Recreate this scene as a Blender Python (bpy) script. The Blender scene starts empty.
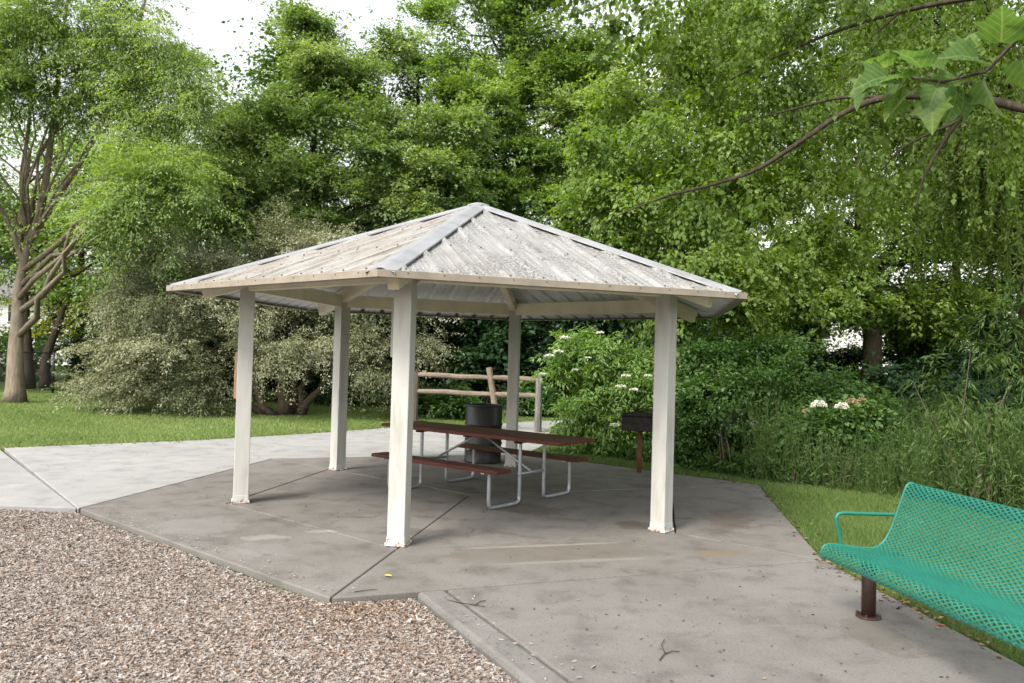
import bpy, math, random
import numpy as np
from mathutils import Vector, Matrix
rnd = random.Random(7)
RG = np.random.default_rng(11)
sc = bpy.context.scene
col = sc.collection
PI = math.pi

# ------------------------------------------------------------------ camera
FPX, HC = 784.0, 1.65
pt = math.atan(15.5 / FPX); rl = math.radians(1.6)
X0 = np.array([1., 0, 0]); U0 = np.array([0, -math.sin(pt), math.cos(pt)]); FW = np.array([0, math.cos(pt), math.sin(pt)])
CR = math.cos(rl) * X0 + math.sin(rl) * U0
CU = -math.sin(rl) * X0 + math.cos(rl) * U0
CP = np.array([0, 0, HC])
cam = bpy.data.cameras.new('camera'); camo = bpy.data.objects.new('camera', cam); col.objects.link(camo)
cam.sensor_width = 36; cam.lens = FPX / 1024 * 36; cam.clip_end = 2000; cam.clip_start = 0.05
cam.dof.use_dof = True; cam.dof.focus_distance = 8.5; cam.dof.aperture_fstop = 3.2
M = Matrix(((CR[0], CU[0], -FW[0], 0), (CR[1], CU[1], -FW[1], 0), (CR[2], CU[2], -FW[2], HC), (0, 0, 0, 1)))
camo.matrix_world = M
sc.camera = camo

def P(px, py, y):
    """world point at distance y along the view for a place noted from the photograph"""
    d = FW + CR * (px - 512) / FPX - CU * (py - 341.5) / FPX
    return CP + d * y / d[1]

# ------------------------------------------------------------------ light
SUN = Vector((-0.42, -0.50, 0.76)).normalized()
el = math.asin(SUN.z); az = math.atan2(SUN.x, SUN.y)
w = bpy.data.worlds.new('World'); sc.world = w; w.use_nodes = True
nt = w.node_tree; nt.nodes.clear()
out = nt.nodes.new('ShaderNodeOutputWorld'); bg = nt.nodes.new('ShaderNodeBackground'); sky = nt.nodes.new('ShaderNodeTexSky')
sky.sky_type = 'NISHITA'; sky.sun_disc = False; sky.sun_elevation = el; sky.sun_rotation = az
sky.dust_density = 3; sky.air_density = 2.0; sky.ozone_density = 1.0
hs = nt.nodes.new('ShaderNodeHueSaturation'); hs.inputs['Saturation'].default_value = 0.25
nt.links.new(sky.outputs[0], hs.inputs['Color']); nt.links.new(hs.outputs[0], bg.inputs[0])
bg.inputs[1].default_value = 0.15
nt.links.new(bg.outputs[0], out.inputs[0])
sl = bpy.data.lights.new('sun', 'SUN'); so = bpy.data.objects.new('sun', sl); col.objects.link(so)
sl.energy = 1.8; sl.angle = math.radians(18); sl.color = (1.0, 0.95, 0.86)
so.rotation_euler = SUN.to_track_quat('Z', 'Y').to_euler()
vs = sc.view_settings; vs.view_transform = 'Standard'; vs.look = 'None'; vs.exposure = 1.22; vs.gamma = 1; vs.use_curve_mapping = False
cy = sc.cycles
cy.max_bounces = 6; cy.diffuse_bounces = 4; cy.glossy_bounces = 2; cy.transmission_bounces = 4; cy.transparent_max_bounces = 4
cy.sample_clamp_indirect = 6; cy.use_denoising = True
try:
    cy.denoiser = 'OPENIMAGEDENOISE'; cy.denoising_input_passes = 'RGB_ALBEDO_NORMAL'; cy.denoising_prefilter = 'ACCURATE'
except Exception: pass

# ------------------------------------------------------------------ materials
class N:
    def __init__(s, name):
        s.m = bpy.data.materials.new(name); s.m.use_nodes = True; s.t = s.m.node_tree; s.t.nodes.clear()
        s.o = s.n('ShaderNodeOutputMaterial')
    def n(s, typ, **k):
        a = s.t.nodes.new(typ)
        for q, v in k.items():
            if q.startswith('i_'):
                key = q[2:]
                key = int(key) if key.isdigit() else key.replace('_', ' ')
                a.inputs[key].default_value = v
            else: setattr(a, q, v)
        return a
    def l(s, a, b): s.t.links.new(a, b); return s
    def ramp(s, src, stops, interp='LINEAR'):
        r = s.n('ShaderNodeValToRGB'); r.color_ramp.interpolation = interp
        e = r.color_ramp.elements
        while len(e) > 1: e.remove(e[-1])
        e[0].position = stops[0][0]; e[0].color = c4(stops[0][1])
        for p, c in stops[1:]:
            q = e.new(p); q.color = c4(c)
        s.l(src, r.inputs[0]); return r.outputs[0]
    def noise(s, scale, detail=4, rough=.55, vec=None, dist=0):
        a = s.n('ShaderNodeTexNoise', i_Scale=scale, i_Detail=detail, i_Roughness=rough, i_Distortion=dist)
        if vec is not None: s.l(vec, a.inputs['Vector'])
        return a.outputs['Fac']
    def pos(s, scale=(1, 1, 1), rot=(0, 0, 0), kind='pos'):
        if kind == 'pos': src = s.n('ShaderNodeNewGeometry').outputs['Position']
        else: src = s.n('ShaderNodeTexCoord').outputs['Object']
        mp = s.n('ShaderNodeMapping'); mp.inputs['Scale'].default_value = scale; mp.inputs['Rotation'].default_value = rot
        s.l(src, mp.inputs['Vector']); return mp.outputs[0]
    def mix(s, fac, a, b, mode='MIX'):
        x = s.n('ShaderNodeMix', data_type='RGBA', blend_type=mode)
        for v, i in ((fac, 0), (a, 6), (b, 7)):
            if hasattr(v, 'is_output') or hasattr(v, 'links'): s.l(v, x.inputs[i])
            else: x.inputs[i].default_value = v if i == 0 else c4(v)
        return x.outputs[2]
    def bump(s, h, strength=.3, dist=.01):
        b = s.n('ShaderNodeBump', i_Strength=strength, i_Distance=dist); s.l(h, b.inputs['Height']); return b.outputs[0]
    def prin(s, colr, rough=.6, spec=.3, metal=0, normal=None):
        b = s.n('ShaderNodeBsdfPrincipled'); b.inputs['Roughness'].default_value = rough
        b.inputs['Specular IOR Level'].default_value = spec; b.inputs['Metallic'].default_value = metal
        if hasattr(colr, 'links'): s.l(colr, b.inputs['Base Color'])
        else: b.inputs['Base Color'].default_value = c4(colr)
        if hasattr(rough, 'links'): s.l(rough, b.inputs['Roughness'])
        if normal is not None: s.l(normal, b.inputs['Normal'])
        s.l(b.outputs[0], s.o.inputs[0]); return b
def c4(c):
    if isinstance(c, (int, float)): c = (c, c, c)
    return tuple(c) + (1,) if len(c) == 3 else tuple(c)

def leaf_mat(name, dark, mid, light, trans=.35, rough=.5, spec=.25):
    a = N(name)
    at = a.n('ShaderNodeAttribute', attribute_name='v')
    c = a.ramp(at.outputs['Fac'], [(0, dark), (.5, mid), (1, light)])
    b = a.n('ShaderNodeBsdfPrincipled', i_Roughness=rough); b.inputs['Specular IOR Level'].default_value = spec
    a.l(c, b.inputs['Base Color'])
    t = a.n('ShaderNodeBsdfTranslucent')
    tc = a.mix(1.0, c, (1.0, 1.0, .45), 'MULTIPLY'); 
    g = a.n('ShaderNodeHueSaturation', i_Saturation=1.1, i_Value=1.5); a.l(tc, g.inputs['Color']); a.l(g.outputs[0], t.inputs['Color'])
    m = a.n('ShaderNodeMixShader', i_0=trans); a.l(b.outputs[0], m.inputs[1]); a.l(t.outputs[0], m.inputs[2])
    a.l(m.outputs[0], a.o.inputs[0]); return a.m

def bark_mat(name, c1, c2, scale=14):
    a = N(name); v = a.pos((1, 1, .22))
    n1 = a.noise(scale, 6, .65, v); n2 = a.noise(1.2, 3, .5, a.pos())
    c = a.ramp(n1, [(.3, [x * .45 for x in c1]), (.5, c1), (.72, c2)])
    c = a.mix(.35, c, a.ramp(n2, [(.35, c1), (.65, c2)]))
    a.prin(c, .9, .1, normal=a.bump(n1, .8, .04)); return a.m

def concrete(name, base, dirt, stain=.5, seed=0, marks=()):
    a = N(name); v = a.pos(); 
    mp = a.pos((1, 1, 1)); 
    big = a.noise(.55, 4, .6, v, .6); mid = a.noise(3.2, 5, .6, v, .3); fine = a.noise(70, 3, .7, v); grit = a.noise(260, 2, .6, v)
    b = np.array(base); d = np.array(dirt)
    c = a.ramp(big, [(.32, d), (.5, (b + d) / 2), (.68, b)])
    c2 = a.ramp(mid, [(.3, d * .75), (.48, b * .92), (.7, b * 1.12)])
    c = a.mix(.5, c, c2)
    f = a.ramp(fine, [(.3, .72), (.5, 1.0), (.75, 1.12)])
    c = a.mix(.75, c, f, 'MULTIPLY')
    # small worn spots
    sp = a.ramp(a.noise(26, 2, .5, v), [(.66, 0), (.72, 1)])
    c = a.mix(a.mix(stain * .55, 0, sp), c, tuple(d * .5))
    # broom streaks and hairline cracks
    vo = a.n('ShaderNodeTexVoronoi', feature='DISTANCE_TO_EDGE', i_Scale=.34)
    wv = a.n('ShaderNodeMixRGB' if False else 'ShaderNodeVectorMath', operation='ADD')
    nz = a.n('ShaderNodeTexNoise', i_Scale=1.7, i_Detail=5); a.l(v, nz.inputs['Vector'])
    a.l(v, wv.inputs[0]); a.l(nz.outputs['Color'], wv.inputs[1]); a.l(wv.outputs[0], vo.inputs['Vector'])
    ck = a.ramp(vo.outputs['Distance'], [(0, 1), (.004, .5), (.009, 0)])
    ckm = a.ramp(a.noise(.5, 2, .5, v), [(.56, 0), (.64, 1)])
    ck = a.mix(1, ck, ckm, 'MULTIPLY')
    c = a.mix(ck, c, tuple(d * .35))
    for (cx_, cy_, sx_, sy_, rot_, colr_, amt_) in marks:
        mpn = a.n('ShaderNodeMapping', vector_type='TEXTURE'); mpn.inputs['Location'].default_value = (cx_, cy_, 0); mpn.inputs['Rotation'].default_value = (0, 0, rot_); mpn.inputs['Scale'].default_value = (sx_, sy_, 1)
        a.l(a.n('ShaderNodeNewGeometry').outputs['Position'], mpn.inputs['Vector'])
        ln = a.n('ShaderNodeVectorMath', operation='LENGTH'); a.l(mpn.outputs[0], ln.inputs[0])
        ad = a.n('ShaderNodeMath', operation='ADD'); a.l(ln.outputs['Value'], ad.inputs[0]); a.l(a.noise(4.5, 5, .65, v), ad.inputs[1])
        mk_ = a.ramp(ad.outputs[0], [(.75, amt_), (1.0, amt_ * .6), (1.35, 0)] if True else [])
        c = a.mix(mk_, c, colr_)
    gr = a.ramp(grit, [(.30, .62), (.5, 1.0), (.70, 1.25)]); c = a.mix(.55, c, gr, 'MULTIPLY')
    h = a.mix(.5, fine, grit)
    a.prin(c, .9, .15, normal=a.bump(h, .35, .006)); return a.m

def plain(name, base, rough=.6, spec=.3, metal=0, var=.12, scale=8, bump=.1):
    a = N(name); v = a.pos(kind='obj'); n = a.noise(scale, 5, .6, v)
    b = np.array(base); c = a.ramp(n, [(.3, b * (1 - var * 1.6)), (.5, b), (.7, np.minimum(b * (1 + var), 1))])
    f = a.noise(scale * 12, 3, .6, v)
    a.prin(c, rough, spec, metal, a.bump(f, bump, .003)); return a.m

MT = {}
MT['bark_grey'] = bark_mat('bark_grey_brown', (.20, .16, .12), (.34, .29, .23))
MT['bark_dark'] = bark_mat('bark_dark', (.05, .038, .028), (.10, .08, .06), 18)
MT['bark_olive'] = bark_mat('bark_olive', (.075, .058, .042), (.13, .105, .08), 20)
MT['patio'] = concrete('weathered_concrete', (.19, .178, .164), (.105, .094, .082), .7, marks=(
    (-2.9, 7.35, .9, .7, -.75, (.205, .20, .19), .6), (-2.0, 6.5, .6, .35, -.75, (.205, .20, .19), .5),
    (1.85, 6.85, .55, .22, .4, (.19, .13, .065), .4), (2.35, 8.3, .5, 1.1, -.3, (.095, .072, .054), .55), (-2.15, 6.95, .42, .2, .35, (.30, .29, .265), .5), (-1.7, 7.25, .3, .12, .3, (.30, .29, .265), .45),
    (.4, 6.7, 1.9, .75, .265, (.135, .115, .095), .6), (.35, 6.95, 1.5, .07, .265, (.27, .255, .225), .6), (.6, 6.45, 1.5, .09, .265, (.26, .24, .21), .45), (-2.6, 8.9, .7, .5, .4, (.07, .062, .055), .6), (-.9, 7.3, .5, .3, .2, (.075, .066, .057), .5), (.2, 8.6, .9, .6, -.6, (.075, .064, .054), .55), (1.3, 7.9, .5, .35, .2, (.07, .06, .05), .6), (-.3, 12.2, .7, .4, 0, (.07, .062, .055), .5), (-2.2, 5.9 + .5, .5, .3, -.7, (.23, .22, .205), .4)))  # stains, with the darkest blots putting under-roof shade into the colour
MT['path'] = concrete('pale_concrete', (.315, .308, .30), (.23, .224, .216), .3)
MT['front'] = concrete('grey_concrete', (.185, .175, .163), (.115, .106, .096), .7, marks=((2.3, 4.9, .35, .7, 0, (.10, .09, .075), .55), (1.3, 5.7, .9, .3, .35, (.15, .14, .122), .5), (.9, 4.4, .5, .35, .2, (.15, .143, .13), .4)))
MT['kerb'] = concrete('kerb_concrete', (.19, .182, .17), (.11, .103, .094), .7)

def m_soil():
    a = N('ground_soil'); v = a.pos(); n = a.noise(1.1, 5, .6, v); f = a.noise(45, 4, .7, v)
    g = a.ramp(f, [(.3, (.028, .045, .012)), (.5, (.055, .085, .022)), (.72, (.10, .13, .04))])
    s = a.ramp(f, [(.3, (.03, .022, .015)), (.7, (.085, .062, .04))])
    c = a.mix(a.ramp(n, [(.5, 0), (.66, 1)]), g, s)
    a.prin(c, 1, .05, normal=a.bump(f, .8, .03)); return a.m
def m_chipbase():
    a = N('chip_bed'); v = a.pos(); f = a.noise(90, 4, .7, v); n = a.noise(22, 3, .6, v)
    c = a.ramp(f, [(.3, (.04, .028, .022)), (.5, (.11, .085, .07)), (.7, (.20, .165, .145))])
    a.prin(c, 1, .05, normal=a.bump(f, 1, .02)); return a.m
def m_attr(name, stops, rough=.8, spec=.15, trans=0):
    a = N(name); at = a.n('ShaderNodeAttribute', attribute_name='v'); c = a.ramp(at.outputs['Fac'], stops)
    b = a.prin(c, rough, spec)
    if trans:
        t = a.n('ShaderNodeBsdfTranslucent'); a.l(c, t.inputs['Color'])
        m = a.n('ShaderNodeMixShader', i_0=trans); a.l(b.outputs[0], m.inputs[1]); a.l(t.outputs[0], m.inputs[2]); a.l(m.outputs[0], a.o.inputs[0])
    return a.m
MT['soil'] = m_soil(); MT['chipbase'] = m_chipbase()
MT['chips'] = m_attr('wood_chips', [(0, (.075, .056, .045)), (.14, (.165, .126, .10)), (.34, (.245, .202, .172)), (.6, (.315, .272, .242)), (.78, (.40, .362, .34)), (.88, (.235, .145, .088)), (.95, (.15, .078, .042)), (1, (.44, .42, .41))])
MT['litter'] = m_attr('dry_leaves', [(0, (.07, .04, .024)), (.5, (.17, .10, .055)), (1, (.27, .19, .11))])
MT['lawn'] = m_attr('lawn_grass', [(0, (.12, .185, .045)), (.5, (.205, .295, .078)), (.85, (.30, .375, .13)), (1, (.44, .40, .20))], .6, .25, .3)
MT['lawn2'] = m_attr('shade_grass', [(0, (.06, .11, .022)), (.5, (.115, .19, .045)), (.85, (.185, .26, .075)), (1, (.34, .31, .13))], .6, .25, .3)  # darker greens than the lawn, shade put into the blade colour

def m_white():
    a = N('white_post_paint'); v = a.pos(kind='obj')
    n = a.noise(2.2, 4, .6, a.pos((3, 3, .6), kind='obj')); f = a.noise(30, 3, .6, v)
    c = a.ramp(n, [(.3, (.36, .345, .305)), (.46, (.455, .445, .415)), (.7, (.505, .50, .48))])
    # grime and rust low on the post
    sep = a.n('ShaderNodeSeparateXYZ'); a.l(a.n('ShaderNodeTexCoord').outputs['Object'], sep.inputs[0])
    mr = a.n('ShaderNodeMapRange'); mr.inputs[1].default_value = 0; mr.inputs[2].default_value = .22; mr.inputs[3].default_value = .49; mr.inputs[4].default_value = 0; mr.clamp = True
    a.l(sep.outputs[2], mr.inputs[0])
    ad = a.n('ShaderNodeMath', operation='ADD'); a.l(mr.outputs[0], ad.inputs[0]); a.l(a.noise(24, 4, .7, v), ad.inputs[1])
    r = a.ramp(ad.outputs[0], [(.98, 0), (1.06, 1)])
    c = a.mix(r, c, (.23, .11, .05))
    ch = a.ramp(a.noise(55, 2, .5, v), [(.74, 0), (.77, 1)])
    c = a.mix(a.mix(.6, 0, ch), c, (.33, .25, .18))
    a.prin(c, .45, .35, normal=a.bump(f, .08, .004)); return a.m
MT['white'] = m_white()
MT['cream'] = plain('cream_beam_paint', (.80, .72, .56), .6, .25, 0, .10, 3, .1)
MT['fascia'] = plain('tan_fascia', (.27, .23, .18), .5, .35, 0, .14, 4, .1)
MT['cap'] = plain('ridge_cap_metal', (.24, .24, .25), .42, .45, 0, .14, 5, .08)

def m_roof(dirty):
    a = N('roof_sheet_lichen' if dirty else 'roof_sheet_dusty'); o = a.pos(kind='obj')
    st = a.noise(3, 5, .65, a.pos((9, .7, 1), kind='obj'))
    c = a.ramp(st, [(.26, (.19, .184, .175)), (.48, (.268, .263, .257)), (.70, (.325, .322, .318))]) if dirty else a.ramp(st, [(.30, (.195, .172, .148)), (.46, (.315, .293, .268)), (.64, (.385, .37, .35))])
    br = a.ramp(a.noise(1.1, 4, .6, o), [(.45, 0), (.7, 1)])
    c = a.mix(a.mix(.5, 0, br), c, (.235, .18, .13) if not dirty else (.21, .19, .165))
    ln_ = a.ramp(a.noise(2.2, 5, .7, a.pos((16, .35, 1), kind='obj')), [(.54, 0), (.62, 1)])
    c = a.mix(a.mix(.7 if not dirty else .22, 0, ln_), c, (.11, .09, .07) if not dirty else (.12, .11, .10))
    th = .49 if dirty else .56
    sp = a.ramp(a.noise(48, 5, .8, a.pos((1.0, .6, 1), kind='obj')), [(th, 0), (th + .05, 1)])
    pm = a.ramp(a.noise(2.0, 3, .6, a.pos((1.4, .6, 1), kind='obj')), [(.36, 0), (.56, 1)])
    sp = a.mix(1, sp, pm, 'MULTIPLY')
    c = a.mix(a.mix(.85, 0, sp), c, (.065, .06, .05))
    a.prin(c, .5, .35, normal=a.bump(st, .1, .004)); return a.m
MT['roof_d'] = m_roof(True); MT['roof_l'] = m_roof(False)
MT['screw'] = plain('screw_heads', (.12, .09, .07), .5, .4)
MT['under'] = plain('roof_underside', (.70, .72, .75), .5, .3, 0, .1, 4, .05)
MT['rust'] = plain('rusty_steel', (.16, .062, .035), .8, .2, 0, .3, 20, .3)
MT['black'] = plain('black_drum_paint', (.017, .016, .017), .38, .45, 0, .3, 6, .12)
MT['iron'] = plain('sooty_iron', (.035, .03, .028), .75, .25, 0, .3, 14, .3)
MT['galv'] = plain('galvanised_tube', (.36, .38, .40), .42, .5, .55, .12, 12, .1)
MT['teal'] = plain('teal_coating', (.016, .15, .108), .38, .45, 0, .08, 6, .06)
MT['brownpost'] = plain('brown_post_paint', (.045, .022, .019), .5, .35, 0, .15, 10, .1)
MT['board'] = plain('weathered_board', (.33, .24, .16), .85, .1, 0, .2, 6, .3)
MT['boardgrey'] = plain('grey_board', (.30, .285, .26), .8, .15, 0, .2, 6, .3)

def wood(name, c1, c2, rough=.6, ax=(1, 14, 14)):
    a = N(name); n = a.noise(5, 6, .65, a.pos(ax, kind='obj'), .4); k = a.noise(2, 3, .5, a.pos(kind='obj'))
    c = a.ramp(n, [(.3, np.array(c1) * .6), (.5, c1), (.7, c2)])
    c = a.mix(a.mix(.6, 0, a.ramp(k, [(.45, 0), (.65, 1)])), c, tuple(np.array(c1) * .55))
    a.prin(c, rough, .3, normal=a.bump(n, .3, .004)); return a.m
MT['redwood'] = wood('red_brown_stained_planks', (.10, .024, .016), (.15, .04, .026))
MT['plank'] = wood('weathered_plank_top', (.085, .042, .028), (.14, .075, .05))
MT['rail'] = wood('weathered_split_rail', (.19, .15, .115), (.27, .22, .17), .9, (1, 10, 10))
MT['fpost'] = wood('grey_fence_post', (.17, .16, .145), (.27, .255, .23), .9, (10, 10, 1))
MT['fpostbrown'] = wood('tan_fence_post', (.22, .17, .125), (.31, .25, .19), .9, (10, 10, 1))
MT['houseW'] = plain('white_siding', (.78, .77, .75), .7, .2, 0, .04, 2, .05)
MT['houseB'] = plain('pale_blue_siding', (.42, .50, .60), .7, .2, 0, .05, 2, .05)
MT['shingle'] = plain('grey_shingles', (.16, .15, .145), .9, .1, 0, .2, 5, .3)
MT['glassd'] = plain('dark_window', (.03, .035, .04), .12, .5, 0, .1, 2, 0)
MT['carpaint'] = plain('white_car_paint', (.72, .73, .74), .25, .5, 0, .02, 2, 0)
MT['tyre'] = plain('tyre_rubber', (.02, .02, .02), .8, .2)
MT['chain'] = plain('black_chainlink', (.012, .012, .012), .5, .3)
MT['petal'] = m_attr('white_petals', [(0, (.62, .60, .45)), (.5, (.78, .78, .68)), (1, (.85, .85, .80))], .7, .1, .25)
# foliage
LM = {}
LM['locust'] = leaf_mat('locust_leaflets', (0.12, 0.185, 0.06), (0.21, 0.3, 0.105), (0.34, 0.43, 0.2), .44)
LM['olive'] = leaf_mat('silvery_leaves', (0.105, 0.13, 0.065), (0.205, 0.22, 0.12), (0.38, 0.38, 0.26), .15, .5, .3)
LM['mid'] = leaf_mat('mid_green_leaves', (0.08, 0.145, 0.042), (0.185, 0.275, 0.1), (0.4, 0.46, 0.28), .38, .42, .5)
LM['alder'] = leaf_mat('alder_leaves', (0.08, 0.145, 0.04), (0.18, 0.275, 0.085), (0.34, 0.43, 0.19), .40, .42, .45)
LM['maple'] = leaf_mat('maple_leaves', (0.062, 0.118, 0.02), (0.138, 0.215, 0.044), (0.26, 0.345, 0.115), .48)
LM['yellow'] = leaf_mat('yellow_green_leaves', (.16, .22, .03), (.28, .33, .045), (.42, .42, .07), .45)
LM['woods'] = leaf_mat('woodland_leaves', (0.03, 0.065, 0.016), (0.065, 0.125, 0.032), (0.13, 0.2, 0.06), .35)
LM['willow'] = leaf_mat('willow_leaves', (0.06, 0.1, 0.02), (0.11, 0.172, 0.036), (0.195, 0.26, 0.075), .40)
LM['shrub'] = leaf_mat('shrub_leaves', (0.03, 0.075, 0.018), (0.07, 0.14, 0.036), (0.145, 0.235, 0.075), .32, .42, .35)
LM['elder'] = leaf_mat('elder_leaves', (0.09, 0.17, 0.04), (0.17, 0.28, 0.08), (0.3, 0.41, 0.16), .4)
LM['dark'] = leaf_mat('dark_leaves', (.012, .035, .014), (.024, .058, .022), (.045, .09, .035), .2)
LM['weed'] = leaf_mat('tall_weed_blades', (0.04, 0.075, 0.02), (0.08, 0.135, 0.038), (0.145, 0.205, 0.07), .34)
LM['syca'] = leaf_mat('broad_lobed_leaves', (0.04, 0.105, 0.04), (0.09, 0.155, 0.028), (0.14, 0.2, 0.035), .42, .45, .3)
def veined():
    a = N('veined_lobed_leaves'); v = a.n('ShaderNodeAttribute', attribute_name='v').outputs['Fac']
    lx = a.n('ShaderNodeAttribute', attribute_name='lx').outputs['Fac']; ly = a.n('ShaderNodeAttribute', attribute_name='ly').outputs['Fac']
    def mth(op, p, q=None):
        n_ = a.n('ShaderNodeMath', operation=op)
        for i_, k_ in enumerate((p, q)):
            if k_ is None: continue
            if hasattr(k_, 'links'): a.l(k_, n_.inputs[i_])
            else: n_.inputs[i_].default_value = k_
        return n_.outputs[0]
    ax = mth('ABSOLUTE', lx); c = a.ramp(v, [(0, (.04, .11, .04)), (.5, (.085, .155, .03)), (1, (.135, .20, .035))])
    bl = a.noise(22, 4, .6, a.pos()); c = a.mix(.35, c, a.ramp(bl, [(.35, (.05, .10, .02)), (.65, (.16, .22, .05))]))
    side = mth('FRACT', mth('MULTIPLY', mth('SUBTRACT', ly, mth('MULTIPLY', ax, .75)), 5.5)); sv = mth('LESS_THAN', side, .09); mv = mth('LESS_THAN', ax, .016)
    c = a.mix(mth('MULTIPLY', mth('MAXIMUM', sv, mv), .6), c, (.24, .30, .10))
    b = a.n('ShaderNodeBsdfPrincipled', i_Roughness=.5); b.inputs['Specular IOR Level'].default_value = .25; a.l(c, b.inputs['Base Color']); a.l(a.bump(side, .2, .003), b.inputs['Normal'])
    t = a.n('ShaderNodeBsdfTranslucent'); g = a.n('ShaderNodeHueSaturation', i_Saturation=1.1, i_Value=1.7); a.l(c, g.inputs['Color']); a.l(g.outputs[0], t.inputs['Color'])
    m = a.n('ShaderNodeMixShader', i_0=.48); a.l(b.outputs[0], m.inputs[1]); a.l(t.outputs[0], m.inputs[2]); a.l(m.outputs[0], a.o.inputs[0]); return a.m
LM['syca'] = veined()
LM['linden'] = leaf_mat('heart_leaves', (0.05, 0.092, 0.016), (0.105, 0.17, 0.03), (0.19, 0.265, 0.065), .46)

# ------------------------------------------------------------------ mesh helpers
class MB:
    def __init__(s): s.v = []; s.f = []; s.mi = []; s.n = 0
    def add(s, vs_, fs_, mi=0):
        s.v += [tuple(map(float, p)) for p in vs_]
        s.f += [tuple(i + s.n for i in f) for f in fs_]; s.mi += [mi] * len(fs_); s.n += len(vs_)
    def box(s, c, size, rot=None, mi=0, taper=1.0):
        x, y, z = [q / 2 for q in size]; vs_ = []
        for dz in (-z, z):
            k = taper if dz > 0 else 1
            for dx, dy in ((-x, -y), (x, -y), (x, y), (-x, y)): vs_.append(Vector((dx * k, dy * k, dz)))
        R = rot if rot is not None else Matrix.Identity(3)
        vs_ = [R @ p + Vector(c) for p in vs_]
        s.add(vs_, [(3, 2, 1, 0), (4, 5, 6, 7), (0, 1, 5, 4), (1, 2, 6, 5), (2, 3, 7, 6), (3, 0, 4, 7)], mi)
    def beam(s, a, b, wd, ht, mi=0, up=(0, 0, 1)):
        a = Vector(a); b = Vector(b); d = (b - a); L = d.length; d.normalize(); u = Vector(up)
        sd = d.cross(u).normalized(); u = sd.cross(d).normalized()
        R = Matrix((d, sd, u)).transposed(); s.box((a + b) / 2, (L, wd, ht), R, mi)
    def tube(s, pts, rad, seg=8, mi=0, cap=True, wob=0):
        pts = [Vector(p) for p in pts]; n = len(pts)
        rad = list(rad) if hasattr(rad, '__len__') else [rad] * n
        t = [(pts[min(i + 1, n - 1)] - pts[max(i - 1, 0)]).normalized() for i in range(n)]
        ref = Vector((0, 0, 1)) if abs(t[0].z) < .9 else Vector((1, 0, 0))
        u = t[0].cross(ref).normalized(); vs_ = []
        for i in range(n):
            u = (u - t[i] * u.dot(t[i])).normalized(); v = t[i].cross(u)
            for k in range(seg):
                a = 2 * PI * k / seg; r = rad[i] * (1 + (wob * math.sin(a * 3 + 1.3) + wob * math.sin(a * 5 + i) if wob else 0))
                vs_.append(pts[i] + (u * math.cos(a) + v * math.sin(a)) * r)
        fs_ = [(i * seg + k, i * seg + (k + 1) % seg, (i + 1) * seg + (k + 1) % seg, (i + 1) * seg + k) for i in range(n - 1) for k in range(seg)]
        if cap: fs_ += [tuple(range(seg - 1, -1, -1)), tuple((n - 1) * seg + k for k in range(seg))]
        s.add(vs_, fs_, mi)
    def lathe(s, prof, c=(0, 0, 0), seg=32, mi=0):
        vs_ = [(c[0] + r * math.cos(2 * PI * k / seg), c[1] + r * math.sin(2 * PI * k / seg), c[2] + z) for r, z in prof for k in range(seg)]
        fs_ = [(i * seg + k, i * seg + (k + 1) % seg, (i + 1) * seg + (k + 1) % seg, (i + 1) * seg + k) for i in range(len(prof) - 1) for k in range(seg)]
        s.add(vs_, fs_, mi)
    def prism(s, poly, z0, z1, mi=0):
        a = sum(poly[i][0] * poly[(i + 1) % len(poly)][1] - poly[(i + 1) % len(poly)][0] * poly[i][1] for i in range(len(poly)))
        if a < 0: poly = poly[::-1]
        n = len(poly)
        s.add([(x, y, z0) for x, y in poly] + [(x, y, z1) for x, y in poly],
              [tuple(range(n - 1, -1, -1)), tuple(range(n, 2 * n))] + [(i, (i + 1) % n, n + (i + 1) % n, n + i) for i in range(n)], mi)
    def build(s, name, mats, parent=None, bevel=0, smooth=False, loc=None, rot=None):
        me = bpy.data.meshes.new(name); me.from_pydata(s.v, [], s.f)
        for m in (mats if isinstance(mats, (list, tuple)) else [mats]): me.materials.append(m)
        me.polygons.foreach_set('material_index', s.mi)
        if smooth: me.polygons.foreach_set('use_smooth', [True] * len(s.f))
        me.update()
        o = bpy.data.objects.new(name, me); col.objects.link(o)
        if parent: o.parent = parent
        if loc is not None: o.location = loc
        if rot is not None: o.rotation_euler = rot
        if bevel:
            b = o.modifiers.new('bevel', 'BEVEL'); b.width = bevel; b.segments = 2; b.limit_method = 'ANGLE'; b.angle_limit = .6
        return o
def empty(name, loc=(0, 0, 0), rz=0):
    o = bpy.data.objects.new(name, None); col.objects.link(o); o.location = loc; o.rotation_euler = (0, 0, rz); o.empty_display_size = .2; return o
def tag(o, label, cat, group=None, kind=None):
    if label: o['label'] = label
    if cat: o['category'] = cat
    if group: o['group'] = group
    if kind: o['kind'] = kind
    return o
def structure(o): o['kind'] = 'structure'; return o
def copy_tree(o, parent=None):
    c = o.copy(); col.objects.link(c)
    if parent: c.parent = parent
    for ch in list(o.children): copy_tree(ch, c)
    return c
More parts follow.
